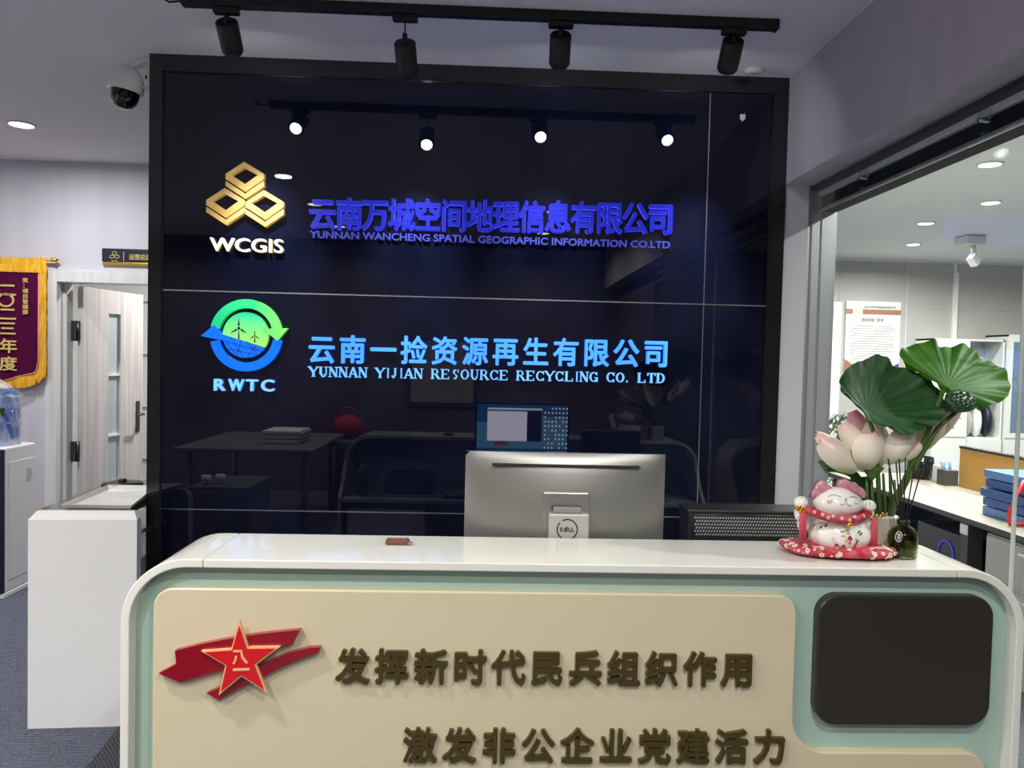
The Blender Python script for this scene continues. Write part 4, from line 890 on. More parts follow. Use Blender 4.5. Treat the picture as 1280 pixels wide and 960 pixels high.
# ---- lotus arrangement
LP = thing('lotus_arrangement', 'lotus with two big green leaves, pale pink flowers and seed pod in beige pot', 'plant', (2.50, -1.325, ZT))
q = at(1104, 690, y=-1.325); m = MB().rbox(q.x-.034, q.x+.034, -1.359, -1.291, ZT+.0005, ZT+.088, .004, 2); part('pot', m, 'pot_beige', LP)
PC = Vector((q.x, -1.325, ZT+.085))
def big_leaf(ctr, rim, tilt, cup, mt, lab, seed):
    """leaf from its rim outline in photo pixels; tilt gives depth per metre of height, so it lies on one slanted dished disc"""
    random.seed(seed); Y0 = -1.40; C_ = at(*ctr, y=Y0); n = len(rim); R_ = []
    for a, b in rim:
        y = Y0
        for _ in range(12): p = at(a, b, y=y); y = Y0+tilt*(p.z-C_.z)
        R_.append(Vector(at(a, b, y=y)))
    def rp_(u):
        t = u*n; i = int(t) % n; f = t-int(t); P0, P1, P2, P3 = R_[i-1], R_[i], R_[(i+1) % n], R_[(i+2) % n]
        return .5*((2*P1)+(P2-P0)*f+(2*P0-5*P1+4*P2-P3)*f*f+(3*P1-P0-3*P2+P3)*f**3)
    nrm = Vector((0, -1, tilt)).normalized()
    def fn(u, v, off=0):
        u = u % 1; p = C_.lerp(rp_(u), v); w_ = math.cos(u*2*PI*20)
        return tuple(p+nrm*(cup*(v*v-1)*1.0+.0009*w_*v*(1-v*.4)+.007*v**4*math.sin(u*2*PI*7+seed)+.004*v**5*math.sin(u*2*PI*17)+off))
    m = MB(); m.grid(lambda u, v: fn(u, v), 160, 16, True, True, True); m.grid(lambda u, v: fn(u, v, -.0009), 160, 16, True, True, True)
    part('leaf', m, mt, LP, label=lab, fix=False); return Vector(fn(0, 0))
A1 = big_leaf((1090, 504), [(1050, 473), (1062, 458), (1078, 449), (1094, 445), (1107, 447), (1122, 456), (1143, 464), (1162, 476), (1176, 487), (1184, 505), (1183, 518), (1172, 528), (1158, 533), (1150, 540), (1140, 542), (1126, 541), (1112, 535), (1100, 532), (1085, 520), (1068, 505), (1056, 492), (1051, 481)], .75, .030, 'leaf_dark', 'dark green lotus leaf in front, dished towards the viewer', 1)
A2 = big_leaf((1181, 487), [(1124, 440), (1134, 432), (1150, 428), (1166, 427), (1176, 433), (1190, 431), (1205, 432), (1218, 440), (1232, 447), (1246, 457), (1257, 467), (1264, 479), (1262, 492), (1252, 502), (1236, 507), (1222, 511), (1208, 508), (1195, 500), (1186, 491), (1172, 484), (1158, 473), (1142, 461), (1128, 452)], .95, -.012, 'leaf_bright', 'bright green lotus leaf behind, seen lit through', 2)
def stem(pts, r, name='stem', mt='stem_green'): part(name, MB().tube(pts, r, 10), mt, LP)
def yp(a, b, y): return Vector(at(a, b, y=y))
stem([PC+Vector((-.01, 0, -.03)), yp(1098, 600, -1.36), yp(1094, 545, -1.395), A1+Vector((0, .012, 0))], .0055)
stem([PC+Vector((.005, 0, -.03)), yp(1125, 610, -1.36), yp(1158, 545, -1.385), A2+Vector((0, .01, 0))], .0060)
stem([PC+Vector((.012, 0, -.03)), yp(1120, 630, -1.35), yp(1140, 590, -1.37), yp(1172, 535, -1.39), yp(1198, 512, -1.40)], .0055)
for a, b in ((1089, 592), (1096, 588), (1104, 592), (1112, 585), (1083, 596), (1118, 600)): stem([PC+Vector(((a-1100)*.0006, 0, -.03)), yp(a+2, 630, -1.335), yp(a, b, -1.345)], [.0045, .0050, .0030])
# petals
def petal(base, tip, wd, bulge, side, mt, y0, ytip, lab=None):
    B_, T_ = yp(*base, y0), yp(*tip, ytip); ax = (T_-B_); L0 = ax.length; ax.normalize(); n_ = Vector(side).normalized(); n_ = (n_-ax*n_.dot(ax)).normalized(); s_ = ax.cross(n_)
    def fn(u, v, off=0):
        a = (u-.5)*2; wv = wd*1.22*(math.sin(PI*min(1, v*.90+.06))**.5)*(.80+.28*v); cr = bulge*math.sin(PI*v*.9+.15)
        return tuple(B_+ax*(L0*v)+s_*(wv*a)+n_*(cr-(a*a)*wv*.62+off))
    m = MB(); m.grid(lambda u, v: fn(u, v), 14, 16); m.grid(lambda u, v: fn(u, v, -.0012), 14, 16); part('petal', m, mt, LP, label=lab, fix=False)
Yb = -1.36
petal((1098, 588), (1066, 514), .026, .012, (-.2, -1, .1), 'petal_tip', Yb+.03, Yb+.05, 'petal with a deep pink tip')
petal((1095, 586), (1094, 528), .040, .020, (0, -1, .1), 'petal_pink', Yb+.02, Yb+.03)
petal((1092, 586), (1052, 530), .024, .016, (-.6, -1, .1), 'petal_pink', Yb, Yb-.005)
petal((1082, 585), (1021, 543), .022, .014, (-.3, -1, .6), 'petal_pink', Yb-.005, Yb-.03)
petal((1070, 588), (1026, 552), .030, .016, (-.2, -1, .35), 'petal_pink', Yb-.02, Yb-.06, 'outer left petal folded down')
petal((1088, 586), (1087, 542), .040, .024, (0, -1, .2), 'petal_pink', Yb-.02, Yb-.055, 'broad rounded front petal')
petal((1108, 580), (1140, 538), .036, .022, (.3, -1, .2), 'petal_pink', Yb-.015, Yb-.045, 'broad right petal')
petal((1112, 576), (1152, 556), .020, .010, (.3, -1, .3), 'petal_pink', Yb-.01, Yb-.03)
petal((1140, 572), (1166, 530), .022, .012, (.3, -1, .1), 'pot_rose', Yb+.03, Yb+.03)
petal((1160, 556), (1202, 512), .022, .012, (.6, -1, .1), 'petal_pink', Yb+.03, Yb+.03, 'cream petal of the flower behind the seed pod')
petal((1158, 560), (1180, 515), .020, .012, (-.2, -1, .1), 'pot_rose', Yb+.02, Yb+.02)
part('calyx', MB().lathe((yp(1090, 590, Yb).x, Yb), [(.004, yp(1090, 600, Yb).z), (.016, yp(1090, 592, Yb).z), (.030, yp(1090, 584, Yb).z), (.012, yp(1090, 580, Yb).z)], 20), 'stem_green', LP)
# seed pod
pc_ = yp(1201, 501, -1.43); nn = Vector((.10, -.80, .55)).normalized(); ua = nn.cross(Vector((0, 0, 1))).normalized(); ub = nn.cross(ua)
m = MB(); V = []; pr_f = [(.006, -.050), (.018, -.036), (.034, -.014), (.0405, -.002), (.040, .004), (.030, .008), (.0, .009)]
m.grid(lambda u, v: tuple(pc_+(ua*math.cos(2*PI*u)*1.05+ub*math.sin(2*PI*u)*.78)*np.interp(v*6, range(7), [p[0] for p in pr_f]).item()+nn*np.interp(v*6, range(7), [p[1] for p in pr_f]).item()), 36, 24, True)
sp_ = part('seed_pod', m, 'seed_green', LP, label='dark green lotus seed pod')
for k in range(22):
    r = .036*math.sqrt((k+.5)/22); a = k*2.399; p = pc_+(ua*math.cos(a)*1.05+ub*math.sin(a)*.78)*r*.86+nn*.008; part('seed', MB().sphere(p, (.0050, .0050, .0042), 10, 6), 'seed_green', sp_)
# thin striped blades on the left
for k in range(7):
    a0 = (1068+k*2, 600+k*1.2); part('blade', MB().grid(lambda u, v, k=k: tuple(yp(1074-52*v+k*1.5, 594-18*math.sin(v*1.9)+k*2.2+(u-.5)*4.2*(1-v*.6), -1.33-.02*v+.002*k)), 3, 14), 'leaf_dark' if k % 2 else 'leaf_bright', LP)
part('blade', MB().grid(lambda u, v: tuple(yp(1063+28*u, 592+4*math.sin(u*3)+26*v, -1.325)), 8, 6), 'leaf_dark', LP, label='folded green leaf behind the cat ear')

# ---- monitor
mx0, mx1, mz0, mz1, my = 1.396, 1.959, .865, 1.239, -1.2
MO = thing('computer_monitor', 'silver all-in-one computer seen from behind on the reception worktop', 'monitor', (1.678, -1.19, .67))
def back(u, v):    # bulging back shell, edges thin
    x = mx0+(mx1-mx0)*u; z = mz0+(mz1-mz0)*v; e = min(1, min(u, 1-u)*14)**.5*min(1, min(v, 1-v)*9)**.5
    return (x, my+.006-.006*e-.036*(math.sin(PI*u)**.8*math.sin(PI*v**.8)**.8), z)
m = MB(); m.grid(back, 48, 32); m.box(mx0, mx1, my+.006, my+.018, mz0, mz1); part('shell', m, 'silver', MO, fix=False)
part('vent_slot', MB().rbox(1.470, 1.884, -1.222, -1.20, 1.2035, 1.2085, .002), 'ink', MO, label='long dark vent slot')
part('hinge_plate', MB().rbox(1.612, 1.741, -1.236, -1.20, .90, 1.135, .004), 'silver', MO)
part('recess', MB().rbox(1.636, 1.720, -1.2385, -1.23, 1.085, 1.098, .003), 'ink', MO)
stn = part('stand_neck', MB().rbox(1.628, 1.738, -1.262, -1.234, .69, 1.080, .004), 'silver_plate', MO, label='flat stand neck with round logo')
part('stand_cap', MB().rbox(1.640, 1.718, -1.255, -1.234, 1.080, 1.096, .003), 'print_grey', stn)
part('stand_foot', MB().rbox(1.57, 1.79, -1.30, -1.10, .6705, .69, .006), 'silver_plate', MO)
lc = Vector((at(709, 662, y=-1.263).x, -1.2625, at(709, 662, y=-1.263).z))
m = MB(); m.tube([lc+Vector((.0275*math.cos(a), 0, .0275*math.sin(a))) for a in [math.radians(118-k*10) for k in range(35)]], .0017, 6)
for q in latin('D', lc.x-.0195, lc.x-.0115, lc.z-.0055, lc.z+.0055, lc.y+.001, .002, .02)+latin('LL', lc.x+.0035, lc.x+.0195, lc.z-.0055, lc.z+.0055, lc.y+.001, .002, .02): m.add(q.v, q.f)
for dz in (-.0045, 0, .0045): m.obox((lc.x-.0035, lc.y-.0002, lc.z+dz), (.0045, 0, .0030), (0, .001, 0), (-.0006, 0, .0010))
part('round_logo', m, 'ink', stn)
part('screen_bezel', MB().rbox(mx0+.001, mx1-.001, my+.018, my+.026, mz0+.001, mz1-.001, .003), 'ink', MO)
# what the screen shows (it faces the black glass, which mirrors it)
sx = lambda a: (mx0+.012)+(a-115)/900*(mx1-mx0-.024); sz = lambda b: mz1-.012-(b-122)/640*(mz1-mz0-.026)
sy = my+.0262
def scr(x0, x1, z0, z1, mt, k, par): return part('screen_image' if k == 0 else 'window_image', MB().box(sx(x0), sx(x1), sy, sy+.0004+.0003*k, sz(z1), sz(z0)), mt, par)
SI = scr(115, 1015, 122, 762, 'scr_sky', 0, MO)
m = MB(); m.box(sx(115), sx(220), sy, sy+.0006, sz(320), sz(122)); m.box(sx(220), sx(1015), sy, sy+.0006, sz(155), sz(122)); m.box(sx(115), sx(1015), sy, sy+.0006, sz(762), sz(600)); m.box(sx(765), sx(1015), sy, sy+.0005, sz(250), sz(150)); part('wallpaper', m, 'scr_blue', SI)
part('red_patch', MB().box(sx(290), sx(430), sy, sy+.0009, sz(575), sz(525)), 'scr_red', SI)
part('dark_window', MB().box(sx(218), sx(760), sy, sy+.0010, sz(523), sz(158)), 'scr_dark', SI); part('title_bar', MB().box(sx(218), sx(762), sy, sy+.0013, sz(181), sz(160)), 'scr_bar', SI)
part('white_window', MB().box(sx(218), sx(612), sy, sy+.0014, sz(522), sz(195)), 'scr_white', SI)
m = MB()
for r in range(12):
    for c_ in range(7):
        if random.random() < .85: a, b = 785+c_*36, 148+r*48; m.box(sx(a), sx(a+15), sy, sy+.0008, sz(b+18), sz(b))
part('icons', m, 'scr_icon', SI)

# ---- black perforated device on the worktop
q0, q1 = at(861, 637, y=-1.20), at(1012, 642, y=-1.20)
PT = thing('black_device', 'black boxy desktop device with a perforated back panel, right of the monitor', 'device', ((q0.x+q1.x)/2, -1.17, .67))
part('case', MB().rbox(q0.x, q1.x, -1.20, -1.10, .6705, q0.z-.004, .004), 'black_plastic', PT)
fx0, fx1, fz0, fz1 = q0.x+.012, q1.x-.012, .86, q0.z-.012
part('rim', MB().rbox(q0.x-.004, q1.x+.004, -1.204, -1.096, q0.z-.006, q0.z, .002), 'dark_steel', PT, label='thin grey top rim')
m = MB()
for k in range(40):
    for j in range(6): x = fx0+.008+(fx1-fx0-.016)*k/39; z = fz1-.010-j*.0095; m.obox((x+(j % 2)*.0038, -1.2012, z), (.0020, 0, .0024), (0, .0012, 0), (-.0010, 0, .0014))
part('perforation', m, 'alu', PT, kind='stuff')
part('inset_frame', MB().tube([(fx0+.004, -1.201, fz1-.070), (fx0, -1.201, fz1-.060), (fx0, -1.201, fz1-.012), (fx0+.008, -1.201, fz1-.002), (fx1, -1.201, fz1-.002)], .0016, 6), 'dark_steel', PT)

# ---- things seen only in the black mirror: on the worktop behind the counter
def wt(px, py): p = at(px, py, z=.67); return Vector((p.x, -p.y, .67))
q = Vector((.74, -1.17, .67))
FK = thing('drink_flask', 'olive green flask on the worktop, mirrored in the black glass', 'flask', q)
part('body', MB().lathe((q.x, q.y), [(0, .671), (.034, .671), (.036, .68), (.036, .80), (.030, .815), (.018, .822)], 28), 'green_flask', FK); part('cap', MB().lathe((q.x, q.y), [(.018, .822), (.018, .85), (.012, .856), (0, .857)], 20), 'silver', FK)
BG = thing('black_phone_bag', 'black bag with cables on the worktop, mirrored in the black glass', 'bag', (1.02, -1.27, .67))
part('bag_body', MB().rbox(.86, 1.16, -1.36, -1.20, .671, .80, .03, 4), 'black_matte', BG)
part('cable', MB().tube([(1.16, -1.24, .70), (1.22, -1.18, .69), (1.25, -1.14, .676), (1.32, -1.16, .676), (1.42, -1.2, .676)], .004, 6), 'ink', BG)
MP = tag(part('mouse_mat', MB().rbox(1.22, 1.42, -1.18, -1.085, .6705, .674, .001), 'ink'), 'black mouse mat on the worktop, mirrored in the black glass', 'mouse mat')
# behind the viewer
tx, ty = -.02, -3.1
TB = thing('meeting_table', 'grey table behind the viewer, mirrored faintly at the left of the black glass', 'table', (tx-.25, ty, 0))
part('tabletop', MB().rbox(-.95, .13, -3.9, -2.60, .72, .75, .006), 'wood_table', TB)
for x, y in ((-.86, -3.8), (-.86, -2.7), (.04, -3.8), (.04, -2.7)): part('leg', MB().cyl((x, y), .025, 0, .72, 14), 'wood_table', TB)
for k in range(9):
    o = tag(part('paper_stack', MB().box(-.36+random.uniform(-.012, .012), -.06+random.uniform(-.012, .012), -3.32, -2.95, .7505+k*.012, .7605+k*.012), 'paper' if k % 3 else 'print_grey'), 'sheaf of papers in the pile on the table mirrored in the black glass', 'papers', 'papers piled on the mirrored table')
RB = tag(part('red_bag', MB().sphere((.13, -4.1, .80), (.15, .12, .12), 20, 12), 'red_bag', None, (.13, -4.1, .68)), 'dark red bag behind the table, mirrored in the black glass', 'bag')
part('bag_handle', MB().tube([(.05, -4.1, .9), (.08, -4.1, .98), (.18, -4.1, .98), (.21, -4.1, .9)], .008, 8), 'red_bag', RB)
ST = tag(part('stool', MB().rbox(-.03, .3, -4.28, -3.95, 0, .68, .02), 'dimmed_grey'), 'grey box stool carrying the red bag in the mirror image', 'stool')
LC = thing('dimmed_low_cabinet', 'grey low cabinet mirrored at the bottom left of the black glass', 'cabinet', (-.30, -1.98, 0))
part('body', MB().rbox(-.50, -.10, -2.25, -1.75, 0, .60, .005), 'dimmed_grey', LC); part('door', MB().rbox(-.49, -.11, -1.75, -1.735, .03, .57, .003), 'dimmed_grey', LC)
for k, (x, y) in enumerate(((-.42, -1.85), (-.34, -1.9))): tag(part('cup', MB().lathe((x, y), [(0, .6005), (.025, .6005), (.032, .66), (.030, .66), (.024, .605), (0, .605)], 16), 'white_plastic'), ['left', 'right'][k]+' white cup on the mirrored low cabinet', 'cup')
PF = thing('framed_picture', 'dark framed picture on the rear wall, mirrored faintly above the counter reflection', 'picture', (.95, -4.99, 1.1))
part('frame', MB().rbox(.60, 1.38, -5.0, -4.975, .95, 1.72, .005), 'picture_dark', PF); part('print', MB().box(.65, 1.33, -4.975, -4.972, 1.0, 1.67), 'picture_mat', PF)

# ================================================================== OFFICE BEHIND THE GLASS
OD = thing('office_desk', 'long wood-grain office desk behind the glass on the right', 'desk', (4.15, .5, 0))
part('desktop', MB().rbox(3.90, 4.50, -1.4, 1.95, .725, .75, .003), 'desk_wood', OD); part('edge_band', MB().box(3.896, 3.90, -1.4, 1.95, .722, .749), 'edge_dark', OD)
part('end_panel', MB().box(3.93, 4.48, 1.90, 1.93, 0, .725), 'edge_dark', OD); part('modesty_board', MB().box(4.40, 4.42, -1.4, 1.90, .05, .725), 'navy', OD)
part('leg_post', MB().rbox(3.91, 3.99, .40, .46, 0, .722, .002), 'edge_dark', OD); part('label_sticker', MB().box(3.906, 3.91, .40, .46, .66, .71), 'paper', OD, label='pale sticker on the dark post')
DP = thing('drawer_pedestal', 'cream drawer unit under the office desk beside the dark post', 'drawers', (4.1, .05, 0))
part('carcass', MB().rbox(3.94, 4.38, -.32, .30, .03, .70, .004), 'office_wall', DP)
for z in (.05, .27, .49): d_ = part('drawer', MB().rbox(3.93, 3.94, -.31, .29, z, z+.20, .002), 'silver_plate', DP); part('pull', MB().box(3.922, 3.93, -.06, .06, z+.16, z+.17), 'steel', d_)
dup(DP, (4.1, -.72, 0), 'cream drawer unit under the office desk nearest the right edge')
PCT = thing('computer_tower', 'black computer tower with blue and pink lit fans under the office desk', 'computer', (4.15, .8, 0))
part('case', MB().rbox(3.98, 4.36, .48, .96, .02, .62, .006), 'glossy_black', PCT); 
for y_, z, r_, mt in ((.68, .50, .065, 'led_blue'), (.535, .495, .014, 'led_pink')): part('fan_ring', MB().tube([(3.976, y_+r_*math.cos(k*PI/12), z+r_*math.sin(k*PI/12)) for k in range(25)], .004, 6, False), mt, PCT)
PB = thing('desk_partition', 'orange fabric desk partition with black top edge in the office', 'partition', (4.51, .2, .75))
part('board', MB().box(4.502, 4.53, -1.4, 1.40, .7505, .995), 'orange_board', PB); part('top_rail', MB().rbox(4.497, 4.535, -1.405, 1.405, .995, 1.012, .003), 'black_plastic', PB)
def pot_plant(name, lab, c, r, h, nl, lh, mt, potm):
    t = thing(name, lab, 'plant', c); x, y, z = c
    part('pot', MB().lathe((x, y), [(0, z+.0005), (r*.8, z+.0005), (r, z+h*.5), (r*.92, z+h), (r*.85, z+h), (r*.85, z+h*.9), (0, z+h*.9)], 24), potm, t)
    for k in range(nl):
        a = k*2.4; e = Vector((x+math.cos(a)*lh*.45, y+math.sin(a)*lh*.45, z+h+lh*random.uniform(.55, 1))); b_ = Vector((x, y, z+h*.9)); mdl = (b_+e)/2+Vector((0, 0, lh*.15))
        part('stem', MB().tube([b_, mdl, e], .004, 6), 'stem_green', t)
        s_ = Vector((math.cos(a), math.sin(a), .25)); w_ = Vector((-math.sin(a), math.cos(a), 0)); Lf = lh*.42
        part('leaf', MB().grid(lambda u, v: tuple(e+s_*(Lf*(v-.3))+w_*((u-.5)*Lf*.42*math.sin(PI*min(1, v*.95+.03)))+Vector((0, 0, -.12*Lf*v*v+.03*abs(u-.5)))), 4, 8), mt, t)
    return t
q = at(1150, 598, z=.75); pot_plant('potted_plant', 'potted plant with lime green leaves in a glossy black pot on the office desk', (q.x, q.y, .75), .085, .15, 7, .30, 'leaf_lime', 'glossy_black')
q = at(1184, 606, z=.75)
PHd = thing('pen_holder', 'black mesh pen holder with pens on the office desk', 'pen holder', (q.x, q.y, .75))
part('cup', MB().rbox(q.x-.045, q.x+.045, q.y-.045, q.y+.045, .7505, .85, .004), 'edge_dark', PHd)
for k, (dx, mt) in enumerate(((-.02, 'folder_light'), (.01, 'folder_light'), (.025, 'paper'), (-.03, 'print_grey'))): part('pen', MB().tube([(q.x+dx, q.y, .80), (q.x+dx*1.5, q.y, .90)], .009, 8), mt, PHd)
q = at(1170, 602, z=.75); tag(part('tissue_box', MB().rbox(q.x-.01, q.x+.05, q.y-.06, q.y+.03, .7505, .86, .004), 'paper'), 'white box beside the pen holder on the office desk', 'box')
# folders with a red strap
fx, fy = 4.20, .36
for k in range(5):
    zz = .7505+k*.048; dx = (.0, .0, -.015, .01, 0)[k]
    t = thing('file_folder', ['blue file folder at the very bottom of the pile on the office desk', 'second blue folder from the bottom of the office pile', 'middle blue folder of the office pile, slightly out of line', 'fourth blue folder from the bottom of the office pile', 'topmost light blue folder of the pile on the office desk'][k], 'folder', (fx, fy, zz))
    part('cover', MB().rbox(fx-.14+dx, fx+.14+dx, fy-.18, fy+.16, zz, zz+.042, .003), 'folder_light' if k in (0, 4) else 'folder_blue', t)
    part('pages', MB().box(fx-.135+dx, fx+.10+dx, fy+.158, fy+.163, zz+.006, zz+.036), 'paper', t)
RS2 = tag(part('red_strap', MB().tube([Vector((4.00+a, .215+b, .7605+c)) for a, b, c in ((.06, .012, .21), (.02, .006, .13), (-.02, 0, .04), (-.01, 0, 0), (.05, 0, 0), (.09, 0, .05), (.07, .006, .13), (.065, .012, .21))], .009, 8), 'red_plastic'), 'red looped strap in front of the blue folders', 'strap')
# teal chairs
def office_chair(x, y, z, lab, wdt=.46):
    t = thing('office_chair', lab, 'chair', (x, y, 0))
    m = MB().grid(lambda u, v: (x+.02*math.cos((u-.5)*3), y+(u-.5)*wdt*(1-.15*v*v), z-.5+.5*v), 12, 8); m.grid(lambda u, v: (x+.03+.02*math.cos((u-.5)*3), y+(u-.5)*wdt*(1-.15*v*v), z-.5+.5*v), 12, 8); part('backrest', m, 'teal', t)
    part('back_frame', MB().tube([(x+.03, y-wdt*.5, z-.5), (x+.03, y-wdt*.43, z), (x+.04, y, z+.012), (x+.03, y+wdt*.43, z), (x+.03, y+wdt*.5, z-.5)], .012, 8), 'teal', t)
    part('seat', MB().rbox(x-.46, x-.02, y-.23, y+.23, .42, .49, .03, 3), 'teal', t); part('gas_post', MB().cyl((x-.24, y), .025, .08, .42, 12), 'dark_steel', t)
    for k in range(5): a = k*2*PI/5; part('base_leg', MB().tube([(x-.24, y, .09), (x-.24+.27*math.cos(a), y+.27*math.sin(a), .05)], [.02, .012], 8), 'black_plastic', t)
    for k in range(5): a = k*2*PI/5; part('caster', MB().sphere((x-.24+.27*math.cos(a), y+.27*math.sin(a), .03), .029, 10, 8), 'black_plastic', t)
    return t
q = at(1225, 556, y=1.75); office_chair(5.75, 1.75+.25, q.z+.04, 'teal mesh chair just behind the orange partition, nearer the plant')
q = at(1258, 546, y=2.0); office_chair(6.05, 1.2, q.z+.02, 'taller teal chair behind the orange partition at the right edge', .62)
q = at(1259, 572, y=1.0); tag(part('yellow_note', MB().box(4.60, 4.66, .90, 1.05, .751, .98), 'bright_yellow'), 'yellow card standing behind the orange partition', 'card')
OD2 = thing('far_office_desk', 'second office desk on the other side of the orange partition', 'desk', (4.85, .2, 0))
part('desktop', MB().rbox(4.54, 5.14, -1.4, 1.95, .725, .75, .003), 'desk_wood', OD2); part('end_panel', MB().box(4.56, 5.12, 1.90, 1.93, 0, .725), 'edge_dark', OD2)
# white filing cabinets against the back wall
def filing(x0, x1, y0, z1, lab, openb):
    t = thing('filing_cabinet', lab, 'cabinet', ((x0+x1)/2, (y0+5.28)/2, 0)); w_ = .02
    part('carcass', MB().box(x0, x0+w_, y0, 5.28, 0, z1).box(x1-w_, x1, y0, 5.28, 0, z1).box(x0, x1, y0, 5.28, z1-w_, z1).box(x0+w_, x1-w_, 5.25, 5.28, 0, z1-w_).box(x0+w_, x1-w_, y0, 5.25, .72, .74), 'cabinet_white', t)
    n = 2; ww = (x1-x0)/n
    for k in range(n):
        a, b = x0+k*ww+.004, x0+(k+1)*ww-.004
        d_ = part('door', MB().box(a, b, y0-.018, y0-.001, .03, .72), 'cabinet_white', t); part('handle', MB().box(b-.05 if k == 0 else a+.03, b-.03 if k == 0 else a+.05, y0-.03, y0-.018, .55, .62), 'edge_dark', d_)
        if openb:
            part('shelf', MB().box(a, b, y0+.02, 5.25, 1.2, 1.22), 'cabinet_white', t)
            if k == 0: part('sliding_door', MB().box(a, b, y0-.018, y0-.001, .745, z1), 'cabinet_white', t)
        else:
            m = MB(); m.box(a, a+.05, y0-.018, y0-.001, .745, z1).box(b-.05, b, y0-.018, y0-.001, .745, z1).box(a+.05, b-.05, y0-.018, y0-.001, z1-.08, z1).box(a+.05, b-.05, y0-.018, y0-.001, .745, .80)
            fr = part('door', m, 'cabinet_white', t); part('glass_pane', MB().box(a+.05, b-.05, y0-.012, y0-.006, .80, z1-.08), 'cab_glass', fr)
    return t
filing(6.45, 7.26, 4.92, 1.84, 'white filing cabinet with an open bay of bundles behind the lotus leaves', True)
filing(7.28, 8.1, 4.90, 1.90, 'white filing cabinet with tall glass doors at the right edge of the office', False)
for k, (x, z, mt, r, lab) in enumerate(((6.93, 1.60, 'folder_light', (.075, .1, .07), 'blue bundle on the upper shelf of the open cabinet'), (7.045, 1.58, 'edge_dark', (.035, .08, .06), 'dark bundle between the upper-shelf bundles'), (7.14, 1.60, 'cab_glass', (.055, .09, .10), 'pale blue bundle at the right of the upper shelf'))):
    tag(part('bundle', MB().sphere((x, 5.04, 1.2205+r[2]), r, 14, 10), mt, None, (x, 5.04, 1.22)), lab, 'bundle')
for k, (x, mt, r, lab) in enumerate(((6.92, 'pot_beige', (.055, .09, .16), 'beige bag on the lower shelf of the open cabinet'), (7.035, 'paper', (.055, .08, .17), 'white bag on the lower shelf of the open cabinet'), (7.15, 'navy', (.055, .09, .18), 'navy bag on the lower shelf of the open cabinet'))):
    tag(part('bag', MB().sphere((x, 5.03, .7405+r[2]), r, 14, 10), mt, None, (x, 5.03, .74)), lab, 'bag')
# poster
a, b = at(1058, 376, y=5.27), at(1126, 376, y=5.27); pz1 = a.z; pz0 = pz1-.88; pw = b.x-a.x; px0 = a.x
PS = thing('wall_poster', 'white notice board with copper band and small print on the office back wall', 'poster', (px0+pw/2, 5.28, pz0))
part('board', MB().box(px0, px0+pw, 5.262, 5.289, pz0, pz1), 'poster_white', PS)
X = lambda u: px0+pw*u; Z = lambda v: pz1-.88*v
part('copper_band', MB().box(X(0), X(.12), 5.259, 5.262, Z(.17), Z(.105)).box(X(.30), X(1), 5.259, 5.262, Z(.17), Z(.105)), 'copper', PS)
part('corner_shape', MB().prism([(X(0), Z(1)), (X(.5), Z(1)), (X(0), Z(.76))], 5.259, 5.262), 'copper', PS); part('corner_shape', MB().prism([(X(1), Z(1)), (X(.55), Z(1)), (X(1), Z(.80))], 5.259, 5.262), 'poster_blue', PS)
m = MB()
for i, ch in enumerate('云南万城空间地理信息有限公司'): cjk(m, ch, X(.32)+i*pw*.042, Z(.092), pw*.036, .028, 5.2615, .002, .02)
for i, ch in enumerate('质检部部门职责'): cjk(m, ch, X(.29)+i*pw*.058, Z(.27), pw*.050, .042, 5.2615, .002, .03)
part('title', m, 'print_grey', PS); m = MB(); random.seed(5)
for r in range(16):
    v = .32+r*.033; x = .09+(.05 if r % 3 == 0 else 0)
    while x < (.88 if r % 3 else .78): l_ = random.uniform(.02, .06); m.box(X(x), X(min(.9, x+l_)), 5.260, 5.262, Z(v+.010), Z(v)); x += l_+random.uniform(.006, .014)
part('small_print', m, 'print_grey', PS); m = MB()
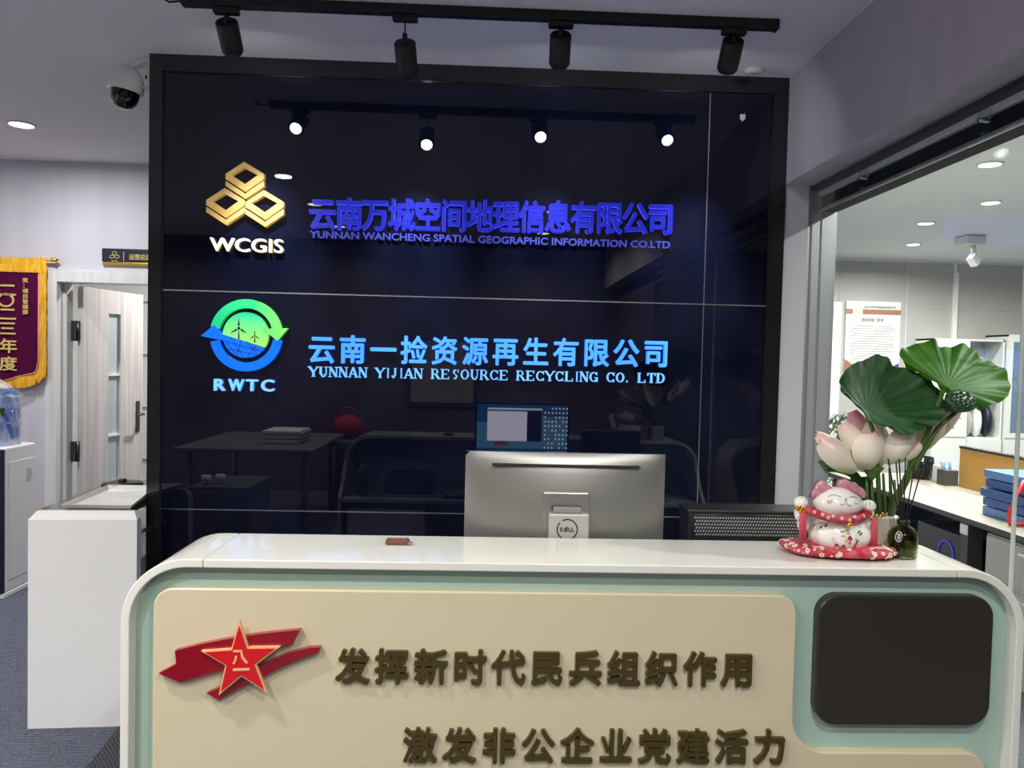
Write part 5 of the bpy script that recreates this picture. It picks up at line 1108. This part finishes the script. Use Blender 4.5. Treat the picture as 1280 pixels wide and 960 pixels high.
for dx, dz in ((0, .016), (-.018, -.010), (.018, -.010)): m.tube([(X(.21)+dx+.016*math.cos(k*PI/4), 5.2605, Z(.135)+dz+.014*math.sin(k*PI/4)) for k in range(9)], .003, 5, False)
part('emblem', m, 'gold_print', PS)
# ceiling projector bracket with camera
q = at(1222, 301, z=ZC-.04); q.z = ZC-.065
PJ = thing('ceiling_camera', 'white ceiling bracket with a small camera in the office', 'security camera', (q.x, q.y, ZC))
part('junction_box', MB().rbox(q.x-.17, q.x+.02, q.y-.1, q.y+.1, q.z-.02, q.z+.06, .01), 'cctv_white', PJ); part('drop_pipe', MB().cyl((q.x-.05, q.y), .02, q.z+.05, ZC, 12), 'cctv_white', PJ)
part('arm', MB().tube([(q.x-.04, q.y, q.z-.02), (q.x-.035, q.y-.01, q.z-.12)], .022, 10), 'cctv_white', PJ); part('camera_head', MB().obox((q.x-.05, q.y-.03, q.z-.16), (.03, .02, .03), (0, .05, 0), (-.025, 0, .035)), 'cctv_white', PJ)
# bush on a low stand behind the left of the flowers
q = at(1048, 530, y=3.2)
BS = thing('office_bush', 'fine-leaved green plant by the glass at the left of the lotus', 'plant', (q.x, 3.2, 0))
part('pot', MB().lathe((q.x, 3.2), [(0, 0.0005), (.13, .0005), (.16, .40), (.14, .40), (.14, .36), (0, .36)], 24), 'white_plastic', BS)
m = MB(); random.seed(11); zb_ = q.z
for k in range(700):
    a, r, h = random.random()*2*PI, .22*random.random()**.5, random.random(); c_ = Vector((q.x+r*math.cos(a), 3.2+r*math.sin(a), .45+(zb_-.38)*h)); d_ = Vector((random.uniform(-1, 1), random.uniform(-1, 1), random.uniform(.1, 1))).normalized()*.04; s_ = d_.cross(Vector((.3, .5, .8))).normalized()*.008
    m.add([c_-d_, c_+s_, c_+d_, c_-s_], [(0, 1, 2, 3)])
part('foliage', m, 'bush_green', BS, kind='stuff'); part('trunk', MB().tube([(q.x, 3.2, .36), (q.x, 3.2, q.z-.1)], .012, 8), 'stem_green', BS)
